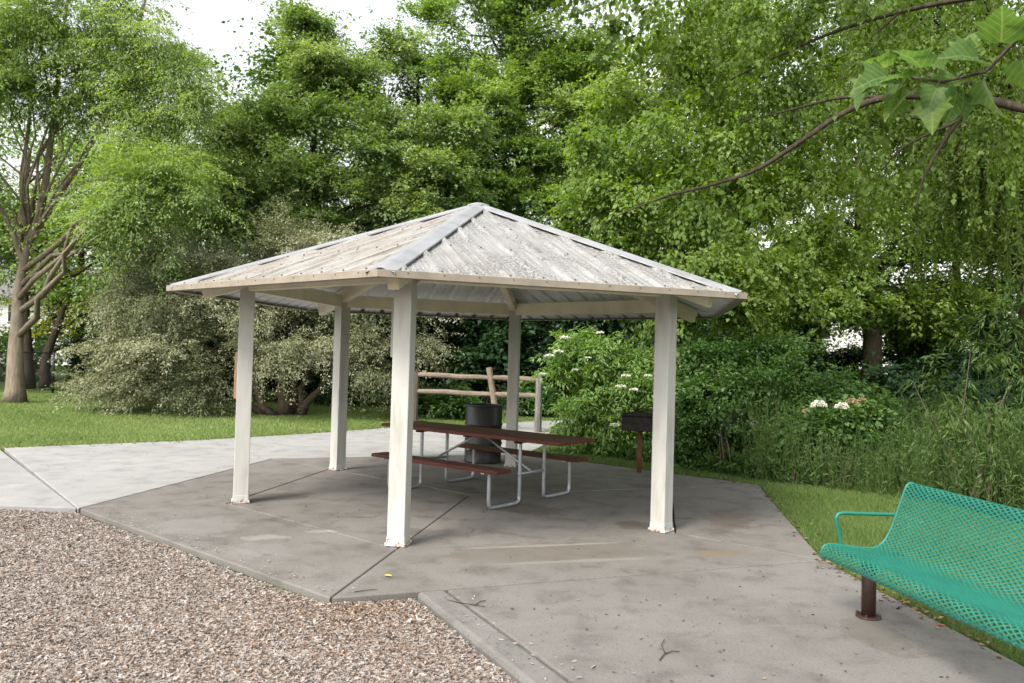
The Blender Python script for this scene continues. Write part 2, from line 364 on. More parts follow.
def catmull(pts, n):
    pts = np.array(pts, float); p = np.vstack([2 * pts[0] - pts[1], pts, 2 * pts[-1] - pts[-2]]); o = []
    for i in range(1, len(p) - 2):
        for t in np.linspace(0, 1, 12, endpoint=False):
            o.append(.5 * ((2 * p[i]) + (-p[i - 1] + p[i + 1]) * t + (2 * p[i - 1] - 5 * p[i] + 4 * p[i + 1] - p[i + 2]) * t * t + (-p[i - 1] + 3 * p[i] - 3 * p[i + 1] + p[i + 2]) * t ** 3))
    o.append(pts[-1]); o = np.array(o); d = np.r_[0, np.cumsum(np.linalg.norm(np.diff(o, axis=0), axis=1))]
    s = np.linspace(0, d[-1], n); return np.stack([np.interp(s, d, o[:, k]) for k in range(o.shape[1])], 1), d[-1]

def quads(name, V, val, mat, parent=None, nv=4):
    """V (n, nv, 3) separate faces, val (n,) colour value: one mesh, fast"""
    n = len(V); me = bpy.data.meshes.new(name)
    me.vertices.add(n * nv); me.vertices.foreach_set('co', np.ascontiguousarray(V, np.float32).ravel())
    me.loops.add(n * nv); me.loops.foreach_set('vertex_index', np.arange(n * nv, dtype=np.int32))
    me.polygons.add(n); me.polygons.foreach_set('loop_start', np.arange(0, n * nv, nv, dtype=np.int32))
    a = me.attributes.new('v', 'FLOAT', 'FACE'); a.data.foreach_set('value', np.clip(val, 0, 1).astype(np.float32))
    me.materials.append(mat); me.update(calc_edges=True)
    o = bpy.data.objects.new(name, me); col.objects.link(o)
    if parent: o.parent = parent
    return o
def unit(a): return a / (np.linalg.norm(a, axis=-1, keepdims=True) + 1e-9)
def leaf_quads(pos, d, nrm, L, W, fold=.18, droop=.12, wide=.45):
    n = len(pos); d = unit(d); nrm = unit(nrm - d * np.sum(nrm * d, 1, keepdims=True)); sd = np.cross(d, nrm)
    L = np.broadcast_to(np.asarray(L, float).reshape(-1, 1), (n, 1)); W = np.broadcast_to(np.asarray(W, float).reshape(-1, 1), (n, 1))
    mid = pos + d * L * wide
    return np.stack([pos, mid + sd * W / 2 + nrm * W * fold, pos + d * L - nrm * L * droop, mid - sd * W / 2 + nrm * W * fold], 1)

def foliage(blobs, per, nleaf, rc, L, W, rng, flat=.3, droop=.25, up=.5, outw=1.0, jit=.6, ratio=1.0, Lb=None, sprout=.12):
    """leafy branchlets that start inside each limb's share of the crown and reach outwards, leaving ragged tips and gaps"""
    O, D, LL, S = [], [], [], []
    for b in blobs:
        c, r = np.array(b[0]), np.array(b[1]) * np.ones(3); k = max(3, int(per * (b[2] if len(b) > 2 else 1) * .5))
        # a few uneven boughs per limb
        nb = 6; bv = unit(rng.normal(size=(nb, 3)) + np.array([0, -.25, up * .6])); bl = rng.uniform(.35, 1.05, nb)
        w_ = rng.random(nb) + .25; which = rng.choice(nb, k, p=w_ / w_.sum())
        along_ = rng.random((k, 1)) ** .7
        o = c + bv[which] * r * bl[which][:, None] * along_ + rng.normal(size=(k, 3)) * r * np.array([.17, .17, .12])
        v = unit((o - c) / r + .55 * bv[which] + .35 * rng.normal(size=(k, 3)))
        d = unit((outw * v + np.array([0, 0, up]) + .45 * rng.normal(size=(k, 3))) * np.array([1, 1, .75]))
        ln = (Lb or rc * 2.6) * rng.uniform(.45, 1.25, k); ln = np.where(rng.random(k) < sprout, ln * 1.7, ln)
        O.append(o); D.append(d); LL.append(ln); S.append(.09 * rng.normal() + .13 * rng.normal(size=nb)[which])
    O = np.vstack(O); D = np.vstack(D); LL = np.concatenate(LL); S = np.concatenate(S); k = len(O)
    side = unit(np.cross(D, np.array([0, 0, 1.]) + .25 * rng.normal(size=(k, 3)))); upv = np.cross(side, D)
    nl = np.maximum(4, (nleaf * (.55 + .9 * rng.random(k))).astype(int)); ci = np.repeat(np.arange(k), nl); n = len(ci)
    t = rng.random((n, 1)) ** .8; lat = rng.normal(size=(n, 1)); wdt = rc * (1.05 - .75 * t)
    pos = O[ci] + D[ci] * LL[ci][:, None] * t + side[ci] * lat * wdt * .55 + upv[ci] * rng.normal(size=(n, 1)) * wdt * flat - np.array([0, 0, 1]) * droop * (t ** 2 * LL[ci][:, None] * .9 + np.abs(lat) * wdt * .35)
    d = unit(D[ci] * .7 + side[ci] * np.sign(lat) * .75 * ratio + .4 * rng.normal(size=(n, 3)) - np.array([0, 0, droop * 1.1]))
    nn = np.array([-.1, -.22, 1.0]) + .35 * upv[ci] + jit * .72 * rng.normal(size=(n, 3))
    s = (.45 + .85 * rng.random(n)) * (1.1 - .35 * t[:, 0])
    V = leaf_quads(pos, d, nn, L * s, W * s, fold=.10 + .16 * 0, droop=.16)
    val = np.clip(.5 + S, 0, 1)[ci] + .15 * rng.normal(size=n) + .10 * (t[:, 0] - .5)
    return V, val
def strands(tops, lens, rng, step=.06, L=.09, W=.018, drift=.12, ang=.55, hang=1.0):
    Vs, vals = [], []
    for t, ln in zip(tops, lens):
        m = max(4, int(ln / step)); s = np.linspace(0, 1, m)[:, None]
        dr = rng.normal(size=3) * drift; dr[2] = 0
        sway = np.sin(s * 5 + rng.random() * 6) * .03
        base = np.array(t) + dr * s * ln + np.array([0, 0, -1]) * s * ln * hang + np.c_[sway, sway[::-1], sway * 0]
        pos = np.repeat(base, 2, 0); k = len(pos)
        d = unit(rng.normal(size=(k, 3)) * ang + np.array([0, 0, -.8]))
        nn = rng.normal(size=(k, 3)) + np.array([0, -.3, .4]); sc_ = .6 + .7 * rng.random(k)
        Vs.append(leaf_quads(pos, d, nn, L * sc_, W * sc_)); vals.append(np.full(k, .5 + .15 * rng.normal()) + .16 * rng.normal(size=k))
    return np.vstack(Vs), np.concatenate(vals)

def limb_path(a, b, n=6, sag=.0, wob=.05, rng=rnd):
    a = Vector(a); b = Vector(b); L = (b - a).length; o = []
    for i in range(n + 1):
        t = i / n; p = a.lerp(b, t) + Vector((0, 0, sag * L * math.sin(PI * t)))
        if 0 < i < n: p += Vector((rng.uniform(-1, 1), rng.uniform(-1, 1), rng.uniform(-1, 1))) * wob * L / 2
        o.append(p)
    return o
def tree(name, label, cat, base, trunk, r0, blobs, leaf, bark, group=None, limbs=True, origins=None, twigs=3, seed=1, flare=1.35, limb_r=.3):
    """trunk: list of points (world); blobs: (centre, radii); leaf: dict for foliage(); one thing > trunk, crown"""
    rr = random.Random(seed); rng = np.random.default_rng(seed)
    root = empty(name, base); tag(root, label, cat, group); B = Vector(base)
    mb = MB(); tp = [Vector(p) - B for p in trunk]; n = len(tp)
    cp, _ = catmull([tuple(p) for p in tp], 14)
    rad = [r0 * (1 - .72 * i / 13) for i in range(14)]; rad[0] *= flare; rad[1] *= 1 + (flare - 1) * .25
    mb.tube(cp, rad, 12, wob=.05)
    if limbs:
        for i, b in enumerate(blobs):
            c = Vector(b[0]) - B; zt = tp[-1].z
            hz = min(max(c.z - rr.uniform(.25, .5) * (abs(c.x) + abs(c.y) + 1) * .8, zt * .35), zt * .97)
            k = min(range(14), key=lambda q: abs(cp[q][2] - hz)); a = Vector(cp[k])
            L = (c - a).length
            p = limb_path(a, c, 7, .08, .10, rr); r1 = min(rad[k] * .6, limb_r * (.12 + .045 * L)) 
            mb.tube(p, [max(.012, r1 * (1 - .85 * q / 7)) for q in range(8)], 7)
            for _ in range(twigs):
                v = Vector((rr.gauss(0, 1), rr.gauss(0, 1), rr.gauss(.2, .7))).normalized(); rad_b = np.array(b[1]) * np.ones(3)
                e = c + Vector((v.x * rad_b[0], v.y * rad_b[1], v.z * rad_b[2])) * .85
                mb.tube(limb_path(p[5], e, 4, .04, .12, rr), [r1 * .25 + .008, r1 * .2 + .007, r1 * .15 + .006, r1 * .1 + .005, .005], 5)
    mb.build('trunk', bark, root, smooth=True)
    V, val = foliage(blobs, rng=rng, **{k: v for k, v in leaf.items() if k != 'mat'})
    quads('crown', V - np.array(B), val, leaf['mat'], root)
    return root
def pb(lst, ky=.8, kz=1.0):
    """blob list: (px, py, distance, radius in px[, weight])"""
    o = []
    for q in lst:
        r = q[3] * q[2] / FPX; o.append((P(q[0], q[1], q[2]), (r, r * ky, r * kz), q[4] if len(q) > 4 else 1))
    return o

# ------------------------------------------------------------------ ground
def hexv(c, R, th, k): return (c[0] + R * math.sin(th + k * PI / 3), c[1] - R * math.cos(th + k * PI / 3))
HX, TH = (-.449, 9.355), -.177
RP, RE, ZE, ZA = 2.58, 3.34, 2.27, 3.43
RS = 4.12
mb = MB(); mb.add([(-700, -700, -.055), (700, -700, -.055), (700, 700, -.055), (-700, 700, -.055)], [(0, 1, 2, 3)])
structure(mb.build('ground', MT['soil']))
CHIP = [(-14, 7.8), (-5.26, 8.05), (-4.33, 7.97), (-1.21, 5.25), (-.60, 5.42), (.14, 4.01), (1.6, 1.15), (3, -1.6), (-14, -6)]
mb = MB(); mb.add([(x, y, -.05) for x, y in CHIP], [tuple(range(len(CHIP) - 1, -1, -1))])
structure(mb.build('wood_chip_bed', MT['chipbase']))

def shrink(poly, g):
    a = sum(poly[i][0] * poly[(i + 1) % len(poly)][1] - poly[(i + 1) % len(poly)][0] * poly[i][1] for i in range(len(poly)))
    if a < 0: poly = poly[::-1]
    n = len(poly); o = []
    for i in range(n):
        p0, p1, p2 = Vector(poly[i - 1]), Vector(poly[i]), Vector(poly[(i + 1) % n])
        d1 = (p1 - p0).normalized(); d2 = (p2 - p1).normalized(); n1 = Vector((-d1.y, d1.x)); n2 = Vector((-d2.y, d2.x))
        b = n1 + n2; b = b / max(b.dot(n1), .2) * 1.0
        q = p1 + b * g; o.append((q.x, q.y))
    return o
mb = MB(); RI = 2.72; G = .006
for k in range(6):
    a0, a1 = hexv(HX, RI, TH, k), hexv(HX, RI, TH, k + 1); b0, b1 = hexv(HX, RS, TH, k), hexv(HX, RS, TH, k + 1)
    dz = rnd.uniform(-.003, .003)
    if k in (0, 2, 4):   # inner slab poured in three kites
        am = hexv(HX, RI, TH, k + 2)
        mb.prism(shrink([HX, a0, a1, am], G), -.14, dz)
    mb.prism(shrink([a0, b0, b1, a1], G), -.14, rnd.uniform(-.003, .003))
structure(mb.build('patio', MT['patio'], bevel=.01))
H = [hexv(HX, RS + .012, TH, k) for k in range(6)]
mb = MB()
mb.prism(shrink([(H[5][0] - .02, H[5][1] + .02), (-8.0, 12.33), (-14, 8.2), (-14, 7.75), (-5.26, 8.0)], G), -.14, .0)
mb.prism(shrink([H[5], H[4], H[3], (.62, 14.7), (.80, 15.9), (1.05, 17.4), (1.7, 19.0), (3.2, 20.2), (8, 21.4), (8, 22.8), (2.4, 21.7), (.5, 20.3), (-.6, 18.9), (-1.5, 18.15), (-2.76, 17.4), (-4.1, 15.7), (-5.56, 14.15), (-7.94, 12.36)], G), -.14, .0)
structure(mb.build('path', MT['path'], bevel=.01))
FR = [(-.40, 5.56), H[1], (2.80, 5.6), (2.92, 4.5), (3.15, 2.0), (3.4, -1), (2.7, -1), (1.80, 1.25), (.36, 4.06)]
kd = Vector((.73, -1.43)).normalized(); kn = Vector((kd.y, -kd.x)) * -1
k0 = Vector((-.60, 5.44)); k1 = k0 + kd * 7.5; wd = .205; kn = Vector((-kd.y, kd.x))
FR = [tuple(k0 + kn * (wd + .012) + kd * -.02), (H[1][0], H[1][1]), (2.80, 5.6), (2.92, 4.5), (3.15, 2.0), (3.6, -1.2), tuple(k1 + kn * (wd + .012))]
# slab follows the hexagon's front edge
e0, e1 = Vector(H[0]), Vector(H[1]); ed = (e1 - e0).normalized()
q0 = k0 + kn * (wd + .012)
en = Vector((-ed.y, ed.x))
def onedge(p): t = (Vector(p) - e0).dot(ed); return e0 + ed * t - en * .004
FR[0] = tuple(onedge(q0))
mb = MB(); mb.prism(shrink(FR, G), -.14, -.002)
structure(mb.build('front_walk', MT['front'], bevel=.01))
mb = MB()
ks = onedge(k0); ke = onedge(k0 + kn * wd)
mb.prism([tuple(ks), tuple(ke), tuple(k1 + kn * wd), tuple(k1)], -.16, .004)
structure(mb.build('kerb', MT['kerb'], bevel=.03))
mb = MB(); L_, R_ = [], []
for (x_, y_), w_ in zip([(2.02, 9.78), (1.965, 9.47), (1.90, 9.1), (1.82, 8.66), (1.75, 8.27), (1.695, 7.96), (1.65, 7.71)], [.002, .008, .013, .016, .013, .009, .002]):
    L_.append((x_ - w_ + rnd.uniform(-.006, .006), y_, .0045)); R_.append((x_ + w_ + rnd.uniform(-.006, .006), y_, .0045))
mb.add(L_ + R_, [(i, i + 7, i + 8, i + 1)[::-1] for i in range(6)])
structure(mb.build('patio_crack', plain('crack_gap_shade', (.022, .018, .013), 1, .05)))  # flat dark strip, coloured to stand for the shade in the gap
# dirt under the joints
mb = MB(); mb.add([(x, y, -.03) for x, y in [hexv(HX, RS - .03, TH, k) for k in range(6)]], [tuple(range(6))])
structure(mb.build('joint_dirt', MT['soil']))

def inpoly(x, y, poly):
    r = np.zeros(len(x), bool); n = len(poly)
    for i in range(n):
        x1, y1 = poly[i]; x2, y2 = poly[(i + 1) % n]
        if y1 == y2: continue
        r ^= ((y1 > y) != (y2 > y)) & (x < (x2 - x1) * (y - y1) / (y2 - y1) + x1)
    return r
def scatter(poly, n, rng, inview=True, power=1.0, margin=60):
    """points in a polygon, density falling with distance from the viewer side"""
    xs = [p[0] for p in poly]; ys = [p[1] for p in poly]; X = np.zeros(0); Y = np.zeros(0)
    while len(X) < n:
        x = rng.uniform(min(xs), max(xs), n * 2); y = rng.uniform(min(ys), max(ys), n * 2)
        ok = inpoly(x, y, poly)
        if inview: ok &= (y > 2.9) & (np.abs(x) < (512 + margin) / FPX * y + .4)
        if power: ok &= rng.random(len(x)) < np.minimum(1, (5.0 / np.maximum(y, .1)) ** power)
        X = np.r_[X, x[ok]]; Y = np.r_[Y, y[ok]]
    return X[:n], Y[:n]

# wood chips
rng = np.random.default_rng(5)
CH = [(-14, 7.72), (-5.26, 7.98), (-4.37, 7.93), (-1.22, 5.28), (-.62, 5.38), (.12, 4.0), (1.0, 2.3), (-14, 2.3)]
n = 480000
x, y = scatter(CH, n, rng, power=1.0)
a = rng.uniform(0, 2 * PI, n); tl = rng.normal(size=(n, 2)) * .28
k_ = 420; t_ = rng.random((k_, 1)); e_ = np.abs(rng.normal(size=(k_, 1))) * .16
A_c = np.where(rng.random((k_, 1)) < .6, np.array(hexv(HX, RS, TH, 5)) * (1 - t_) + np.array(hexv(HX, RS, TH, 0)) * t_ + np.array([.68, .73]) * e_, np.array([-.55, 5.4]) * (1 - t_) + np.array([1.0, 2.4]) * t_ + np.array([.89, .45]) * (e_ + .02))
x[-k_:] = A_c[:, 0]; y[-k_:] = A_c[:, 1]; tl[-k_:] *= .1
d = np.stack([np.cos(a), np.sin(a), tl[:, 0]], 1); nn = np.stack([rng.normal(size=n) * .35, rng.normal(size=n) * .35, np.ones(n)], 1)
L = rng.gamma(4, .0038, n) + .005; W = L * rng.uniform(.13, .38, n)
z = -.048 + .022 * rng.random(n) + .012 * np.sin(x * 2.1 + y) * np.cos(y * 1.7)
z[-k_:] = .008
d = unit(d); nn = unit(nn - d * np.sum(nn * d, 1, keepdims=True)); sd = np.cross(d, nn)
p0 = np.stack([x, y, z], 1); hL = (d * L[:, None] / 2); hW = sd * W[:, None] / 2; tp = rng.uniform(.4, 1, (n, 1))
V = np.stack([p0 - hL - hW, p0 + hL - hW * tp, p0 + hL + hW * tp, p0 - hL + hW + nn * .004], 1)
val = np.clip(rng.beta(2.2, 1.6, n) * .84, 0, .84)
m = rng.random(n); val = np.where(m < .07, rng.uniform(.86, .97, n), val); val = np.where(m > .975, 1.0, val)
e = np.hypot(x + .95, y - 5.2); val = np.where((rng.random(n) < .5 * np.exp(-e * 2.2)), rng.uniform(.86, .95, n), val)
tag(quads('wood_chips', V, val, MT['chips']), 'pale grey and tan wood chips spread in front of the concrete', 'wood chips', kind='stuff')

# lawn blades
def lawn(name, poly, n, h0, h1, w0, mat, label, seed, power=.7, shift=0):
    rng = np.random.default_rng(seed); x, y = scatter(poly, n, rng, power=power)
    h = rng.uniform(h0, h1, n); a = rng.uniform(0, 2 * PI, n); wv = w0 * rng.uniform(.6, 1.3, n) * np.maximum(1, y / 9)
    le = rng.normal(size=(n, 2)) * .55
    b = np.stack([x, y, np.full(n, -.04)], 1); sdv = np.stack([np.cos(a), np.sin(a), 0 * a], 1) * wv[:, None] / 2
    tipv = np.stack([le[:, 0] * h, le[:, 1] * h, h], 1)
    V = np.stack([b - sdv, b + sdv, b + tipv], 1)
    pat = .5 + .18 * np.sin(x * 1.3 + 2 * np.sin(y * .7)) * np.sin(y * 1.1 + x * .5)
    val = pat + .2 * rng.normal(size=n) + shift
    val = np.where(val > .82, .82, val); val = np.where(rng.random(n) < .045, rng.uniform(.9, 1, n), val)
    return tag(quads(name, V, val, mat, nv=3), label, 'grass', kind='stuff')
LAWN_L = [(-8.02, 12.38), (-5.6, 14.2), (-4.15, 15.75), (-2.8, 17.45), (-1.55, 18.2), (-.65, 18.95), (.4, 20.35), (2.3, 21.8), (2, 27), (-24, 28), (-24, 13), (-14, 8.0)]
lawn('grass', LAWN_L, 380000, .03, .07, .009, MT['lawn'], 'mown sunlit lawn beyond the pale path on the left', 21)
H2 = [hexv(HX, RS + .02, TH, k) for k in range(6)]
LAWN_R = [(3.2, 2.0), (2.95, 4.5), (2.83, 5.6), H2[1], H2[2], H2[3], (.66, 14.7), (.84, 15.9), (1.1, 17.3), (3, 15), (4.5, 12.2), (6, 10.6), (9, 9), (9, 2)]
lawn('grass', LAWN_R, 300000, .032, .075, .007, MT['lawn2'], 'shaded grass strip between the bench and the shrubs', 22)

# litter
rng = np.random.default_rng(31)
def litter(pts, L0, zb=.004):
    n = len(pts); a = rng.uniform(0, 2 * PI, n); d = np.stack([np.cos(a), np.sin(a), rng.normal(size=n) * .1], 1)
    nn = np.stack([rng.normal(size=n) * .3, rng.normal(size=n) * .3, np.ones(n)], 1); L = L0 * rng.uniform(.5, 1.3, n)
    return leaf_quads(np.c_[pts, np.full(n, zb)], d, nn, L, L * .5)
def along(p, q, n, s): t = rng.random((n, 1)); return np.array(p) * (1 - t) + np.array(q) * t + rng.normal(size=(n, 2)) * s
pts = [along((-8, 12.3), (-5.56, 14.1), 150, .12), along((-5.56, 14.1), (-2.76, 17.35), 140, .12), along(H2[2], H2[3], 170, .12), along((2.66, 6.8), (2.9, 4.6), 120, .06), along(H2[1], H2[2], 90, .07)]
pt2 = []
x, y = scatter([hexv(HX, 4, TH, k) for k in range(6)], 210, rng, power=.3); pt2.append(np.c_[x, y])
x, y = scatter([(-.2, 5.4), (2.6, 6.6), (2.75, 4.6), (2.5, 3), (.8, 3.4)], 200, rng, power=.2); pt2.append(np.c_[x, y])
x, y = scatter([(-7.5, 12), (-4.5, 9), (-3.6, 12), (-.5, 14), (-2.7, 17)], 90, rng, power=.2); pt2.append(np.c_[x, y])
V = np.vstack([litter(np.vstack(pts), .045, .006), litter(np.vstack(pt2), .024)])
tag(quads('leaf_litter', V, rng.random(len(V)), MT['litter']), 'dry brown leaf litter scattered along the edges of the concrete', 'leaf litter', kind='stuff')

def twig(px, py, path, r, label):
    y0 = (py - 357 - .0279 * (px - 512)); yy = FPX * HC / y0; b = P(px, py, yy); b[2] = 0
    root = empty('twig', b); tag(root, label, 'twig', None)
    m = MB()
    for q in path: m.tube([(a_[0], a_[1], a_[2] + r) for a_ in q], [r * (1 - .5 * i / len(q)) for i in range(len(q))], 5)
    root_o = m.build('twig', MT['bark_dark']); bpy.data.objects.remove(root); root_o.location = b; tag(root_o, label, 'twig'); return root_o
twig(664, 650, [[(-.05, -.13, 0), (0, -.03, .004), (.0, .08, .01), (.04, .19, .004)], [(0, -.03, 0), (.05, .0, .006), (.09, .01, .0)]], .0035, 'thin forked twig lying on the front walk')
twig(470, 604, [[(-.16, .1, 0), (-.06, .02, .006), (.03, 0, .004), (.1, -.02, 0)], [(.03, 0, 0), (.07, .07, .006), (.1, .11, 0)]], .004, 'crooked dark twig on the kerb joint of the front walk')
twig(365, 590, [[(-.07, -.02, 0), (0, .01, .004), (.08, .05, 0)]], .003, 'short straight twig near the front corner of the patio')
def fallen(px, py, L, c, label):
    yy = FPX * HC / (py - 357 - .0279 * (px - 512)); b = P(px, py, yy)
    m = MB(); pts_ = [(0, -.5), (.22, -.25), (.3, .05), (.18, .32), (0, .5), (-.2, .3), (-.3, 0), (-.2, -.28)]
    m.add([(0, 0, .006)] + [(x_ * L, y_ * L, .004 + .012 * abs(x_) ) for x_, y_ in pts_], [(0, i + 1, (i + 1) % 8 + 1) for i in range(8)])
    o = m.build('fallen_leaf', c, loc=(b[0], b[1], .003), rot=(0, 0, 1.1)); tag(o, label, 'leaf'); return o
MT['yleaf'] = plain('yellow_leaf', (.62, .45, .06), .6, .3); MT['bleaf'] = plain('brown_leaf', (.32, .10, .04), .7, .2)
fallen(388, 575, .07, MT['yleaf'], 'yellow fallen leaf on the patio in front of the nearest post')
fallen(941, 624, .06, MT['bleaf'], 'rust brown fallen leaf on the walk edge under the green bench')

# ------------------------------------------------------------------ pavilion
pav = empty('pavilion', (HX[0], HX[1], 0), TH)
tag(pav, 'six sided open picnic shelter with ribbed metal roof and white posts on the patio', 'pavilion')
def rz(a): return Matrix.Rotation(a, 3, 'Z')
HS = RE  # eave side equals corner radius
AP = RE * math.cos(PI / 6); SLOPE = math.atan2(ZA - ZE, AP); SL = math.hypot(ZA - ZE, AP)
def zr(r_corner): return ZA - (ZA - ZE) * r_corner / RE    # roof height over a hip at that radius
for k in range(6):
    a = k * PI / 3
    c = Vector((math.sin(a) * RP, -math.cos(a) * RP, 0)); ap_ = a - .013; cq = Vector((math.sin(ap_) * RP, -math.cos(ap_) * RP, 0))
    m = MB(); ht = zr(RP) - .10
    m.box((0, 0, ht / 2), (.157, .157, ht)); m.box((0, 0, .045), (.172, .172, .09), taper=.93)
    po = m.build('post', MT['white'], pav, bevel=.006, loc=cq, rot=(0, 0, ap_))
    m = MB(); m.box((0, 0, .008), (.187, .187, .014))
    for sx in (-1, 1):
        for sy in (-1, 1): m.lathe([(0, .030), (.009, .030), (.011, .024), (.011, .014)], (sx * .085, sy * .085, 0), 8)
    m.build('base_plate', MT['white'], po, bevel=.003)
    # tie beam from this post to the next
    b = Vector((math.sin(a + PI / 3) * RP, -math.cos(a + PI / 3) * RP, 0)); d = (b - c).normalized(); zb = zr(RP) - .165
    m = MB(); m.beam(c + d * .08 + Vector((0, 0, zb)), b - d * .08 + Vector((0, 0, zb)), .085, .175)
    m.build('tie_beam', MT['cream'], pav, bevel=.005)
    # hip rafter
    o = Vector((math.sin(a), -math.cos(a), 0)); p0 = o * .06; p1 = o * (RE - .30)
    m = MB(); m.beam(p0 + Vector((0, 0, zr(.06) - .125)), p1 + Vector((0, 0, zr(RE - .30) - .125)), .095, .165)
    m.build('hip_rafter', MT['cream'], pav, bevel=.005)
    # roof sheet on the side after this corner; local x along the eave, y up the slope
    am = a + PI / 6
    ribs = []; sp = .292; ns = 11; prof = []
    for i in range(-6, 7):
        xc = (i + .0) * sp
        for dx, h in ((-.045, 0), (-.02, .032), (.02, .032), (.045, 0)):
            if abs(xc + dx) < HS / 2 - .004: prof.append((xc + dx, h))
        for dx in (.11, .19):
            for ddx, h in ((-.014, 0), (0, .006), (.014, 0)):
                if abs(xc + dx + ddx) < HS / 2 - .01: prof.append((xc + dx + ddx, h))
    prof = [(-HS / 2, 0)] + prof + [(HS / 2, 0)]; m = MB(); vs_ = []
    for x_, h in prof:
        T = SL * (1 - abs(2 * x_) / HS)
        vs_ += [(x_, -.02, h), (x_, max(T, -.019), h)]
    m.add(vs_, [(2 * i, 2 * i + 2, 2 * i + 3, 2 * i + 1) for i in range(len(prof) - 1)])
    for i in range(-5, 6):
        for tt in (.05, .95, 1.85):
            if tt < SL * (1 - abs(2 * i * sp) / HS) - .1: m.lathe([(.010, .026), (.010, .036), (.007, .043), (.0, .045)], (i * sp, tt, 0), 7, 1)
    Rm = Matrix.Rotation(am, 4, 'Z') @ Matrix.Translation((0, -AP, ZE)) @ Matrix.Rotation(SLOPE, 4, 'X')
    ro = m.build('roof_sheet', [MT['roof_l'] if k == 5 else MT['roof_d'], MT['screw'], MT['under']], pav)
    ro.matrix_local = Rm
    so_ = ro.modifiers.new('thick', 'SOLIDIFY'); so_.thickness = .003; so_.offset = -1; so_.material_offset = 2
    # fascia
    m = MB(); m.box((0, 0, 0), (HS + .046, .022, .058)); m.box((0, .028, .027), (HS - .02, .05, .005)); m.box((0, .035, -.026), (HS - .03, .06, .006))
    for i in range(-5, 6): m.lathe([(0, .006), (.008, .005), (.009, 0)], (0, 0, 0), 6, 1) if False else m.box((i * sp, -.0125, .012), (.011, .005, .011), None, 1)
    fo = m.build('fascia', [MT['fascia'], MT['screw']], pav, bevel=.002)
    fo.matrix_local = Matrix.Rotation(am, 4, 'Z') @ Matrix.Translation((0, -AP - .034, ZE - .001))
    # purlin half way up under the sheet, inside
    # hip cap: folded strip over the ribs
    m = MB(); n_ = 2
    pin = Vector((0, 0, ZA + .052)); pout = o * (RE + .005) + Vector((0, 0, ZE + .042))
    side = Vector((math.cos(a), math.sin(a), 0)); hd = (pout - pin).normalized()
    drop = .115 * math.tan(math.atan2((ZA - ZE), AP)) * .5 + .012
    pin2 = o * .03 + Vector((0, 0, ZA + .052 - .01))
    A = []
    for p_ in (pin2, pout):
        A += [p_ - side * .118 - Vector((0, 0, drop + .012)), p_ - side * .115 - Vector((0, 0, drop)), p_ - side * .012, p_ + side * .012, p_ + side * .115 - Vector((0, 0, drop)), p_ + side * .118 - Vector((0, 0, drop + .012))]
    m.add(A, [(i, i + 1, i + 7, i + 6) for i in range(5)])
    ho = m.build('hip_cap', MT['cap'], pav); s2 = ho.modifiers.new('thick', 'SOLIDIFY'); s2.thickness = .004; s2.offset = -1
m = MB(); m.lathe([(0, .056), (.04, .053), (.13, .026), (.14, .012), (.14, .0)], (0, 0, ZA + .0), 12); m.build('apex_cap', MT['cap'], pav)
m = MB(); m.lathe([(0, -.30), (.14, -.30), (.16, -.27), (.16, -.06), (.12, -.03)], (0, 0, ZA - .02), 6); m.build('apex_hub', MT['cream'], pav)
# boards fixed to two posts
def on_post(k, wdt, z0, z1, mat, th, lab):
    a = k * PI / 3 - .013; c = Vector((math.sin(a) * RP, -math.cos(a) * RP, 0))
    m = MB(); off = .0785 + th / 2; m.box((-off, 0, (z0 + z1) / 2), (th, wdt, z1 - z0)) if k == 0 else m.box((0, -off, (z0 + z1) / 2), (wdt, th, z1 - z0))
    o = m.build('board', mat, pav, bevel=.003, loc=c, rot=(0, 0, a)); o['label'] = lab
on_post(5, .12, 1.12, 1.62, MT['board'], .028, 'narrow tan board fixed to the left post')
on_post(0, .135, 1.62, 2.12, MT['boardgrey'], .022, 'narrow grey board fixed to the nearest post')

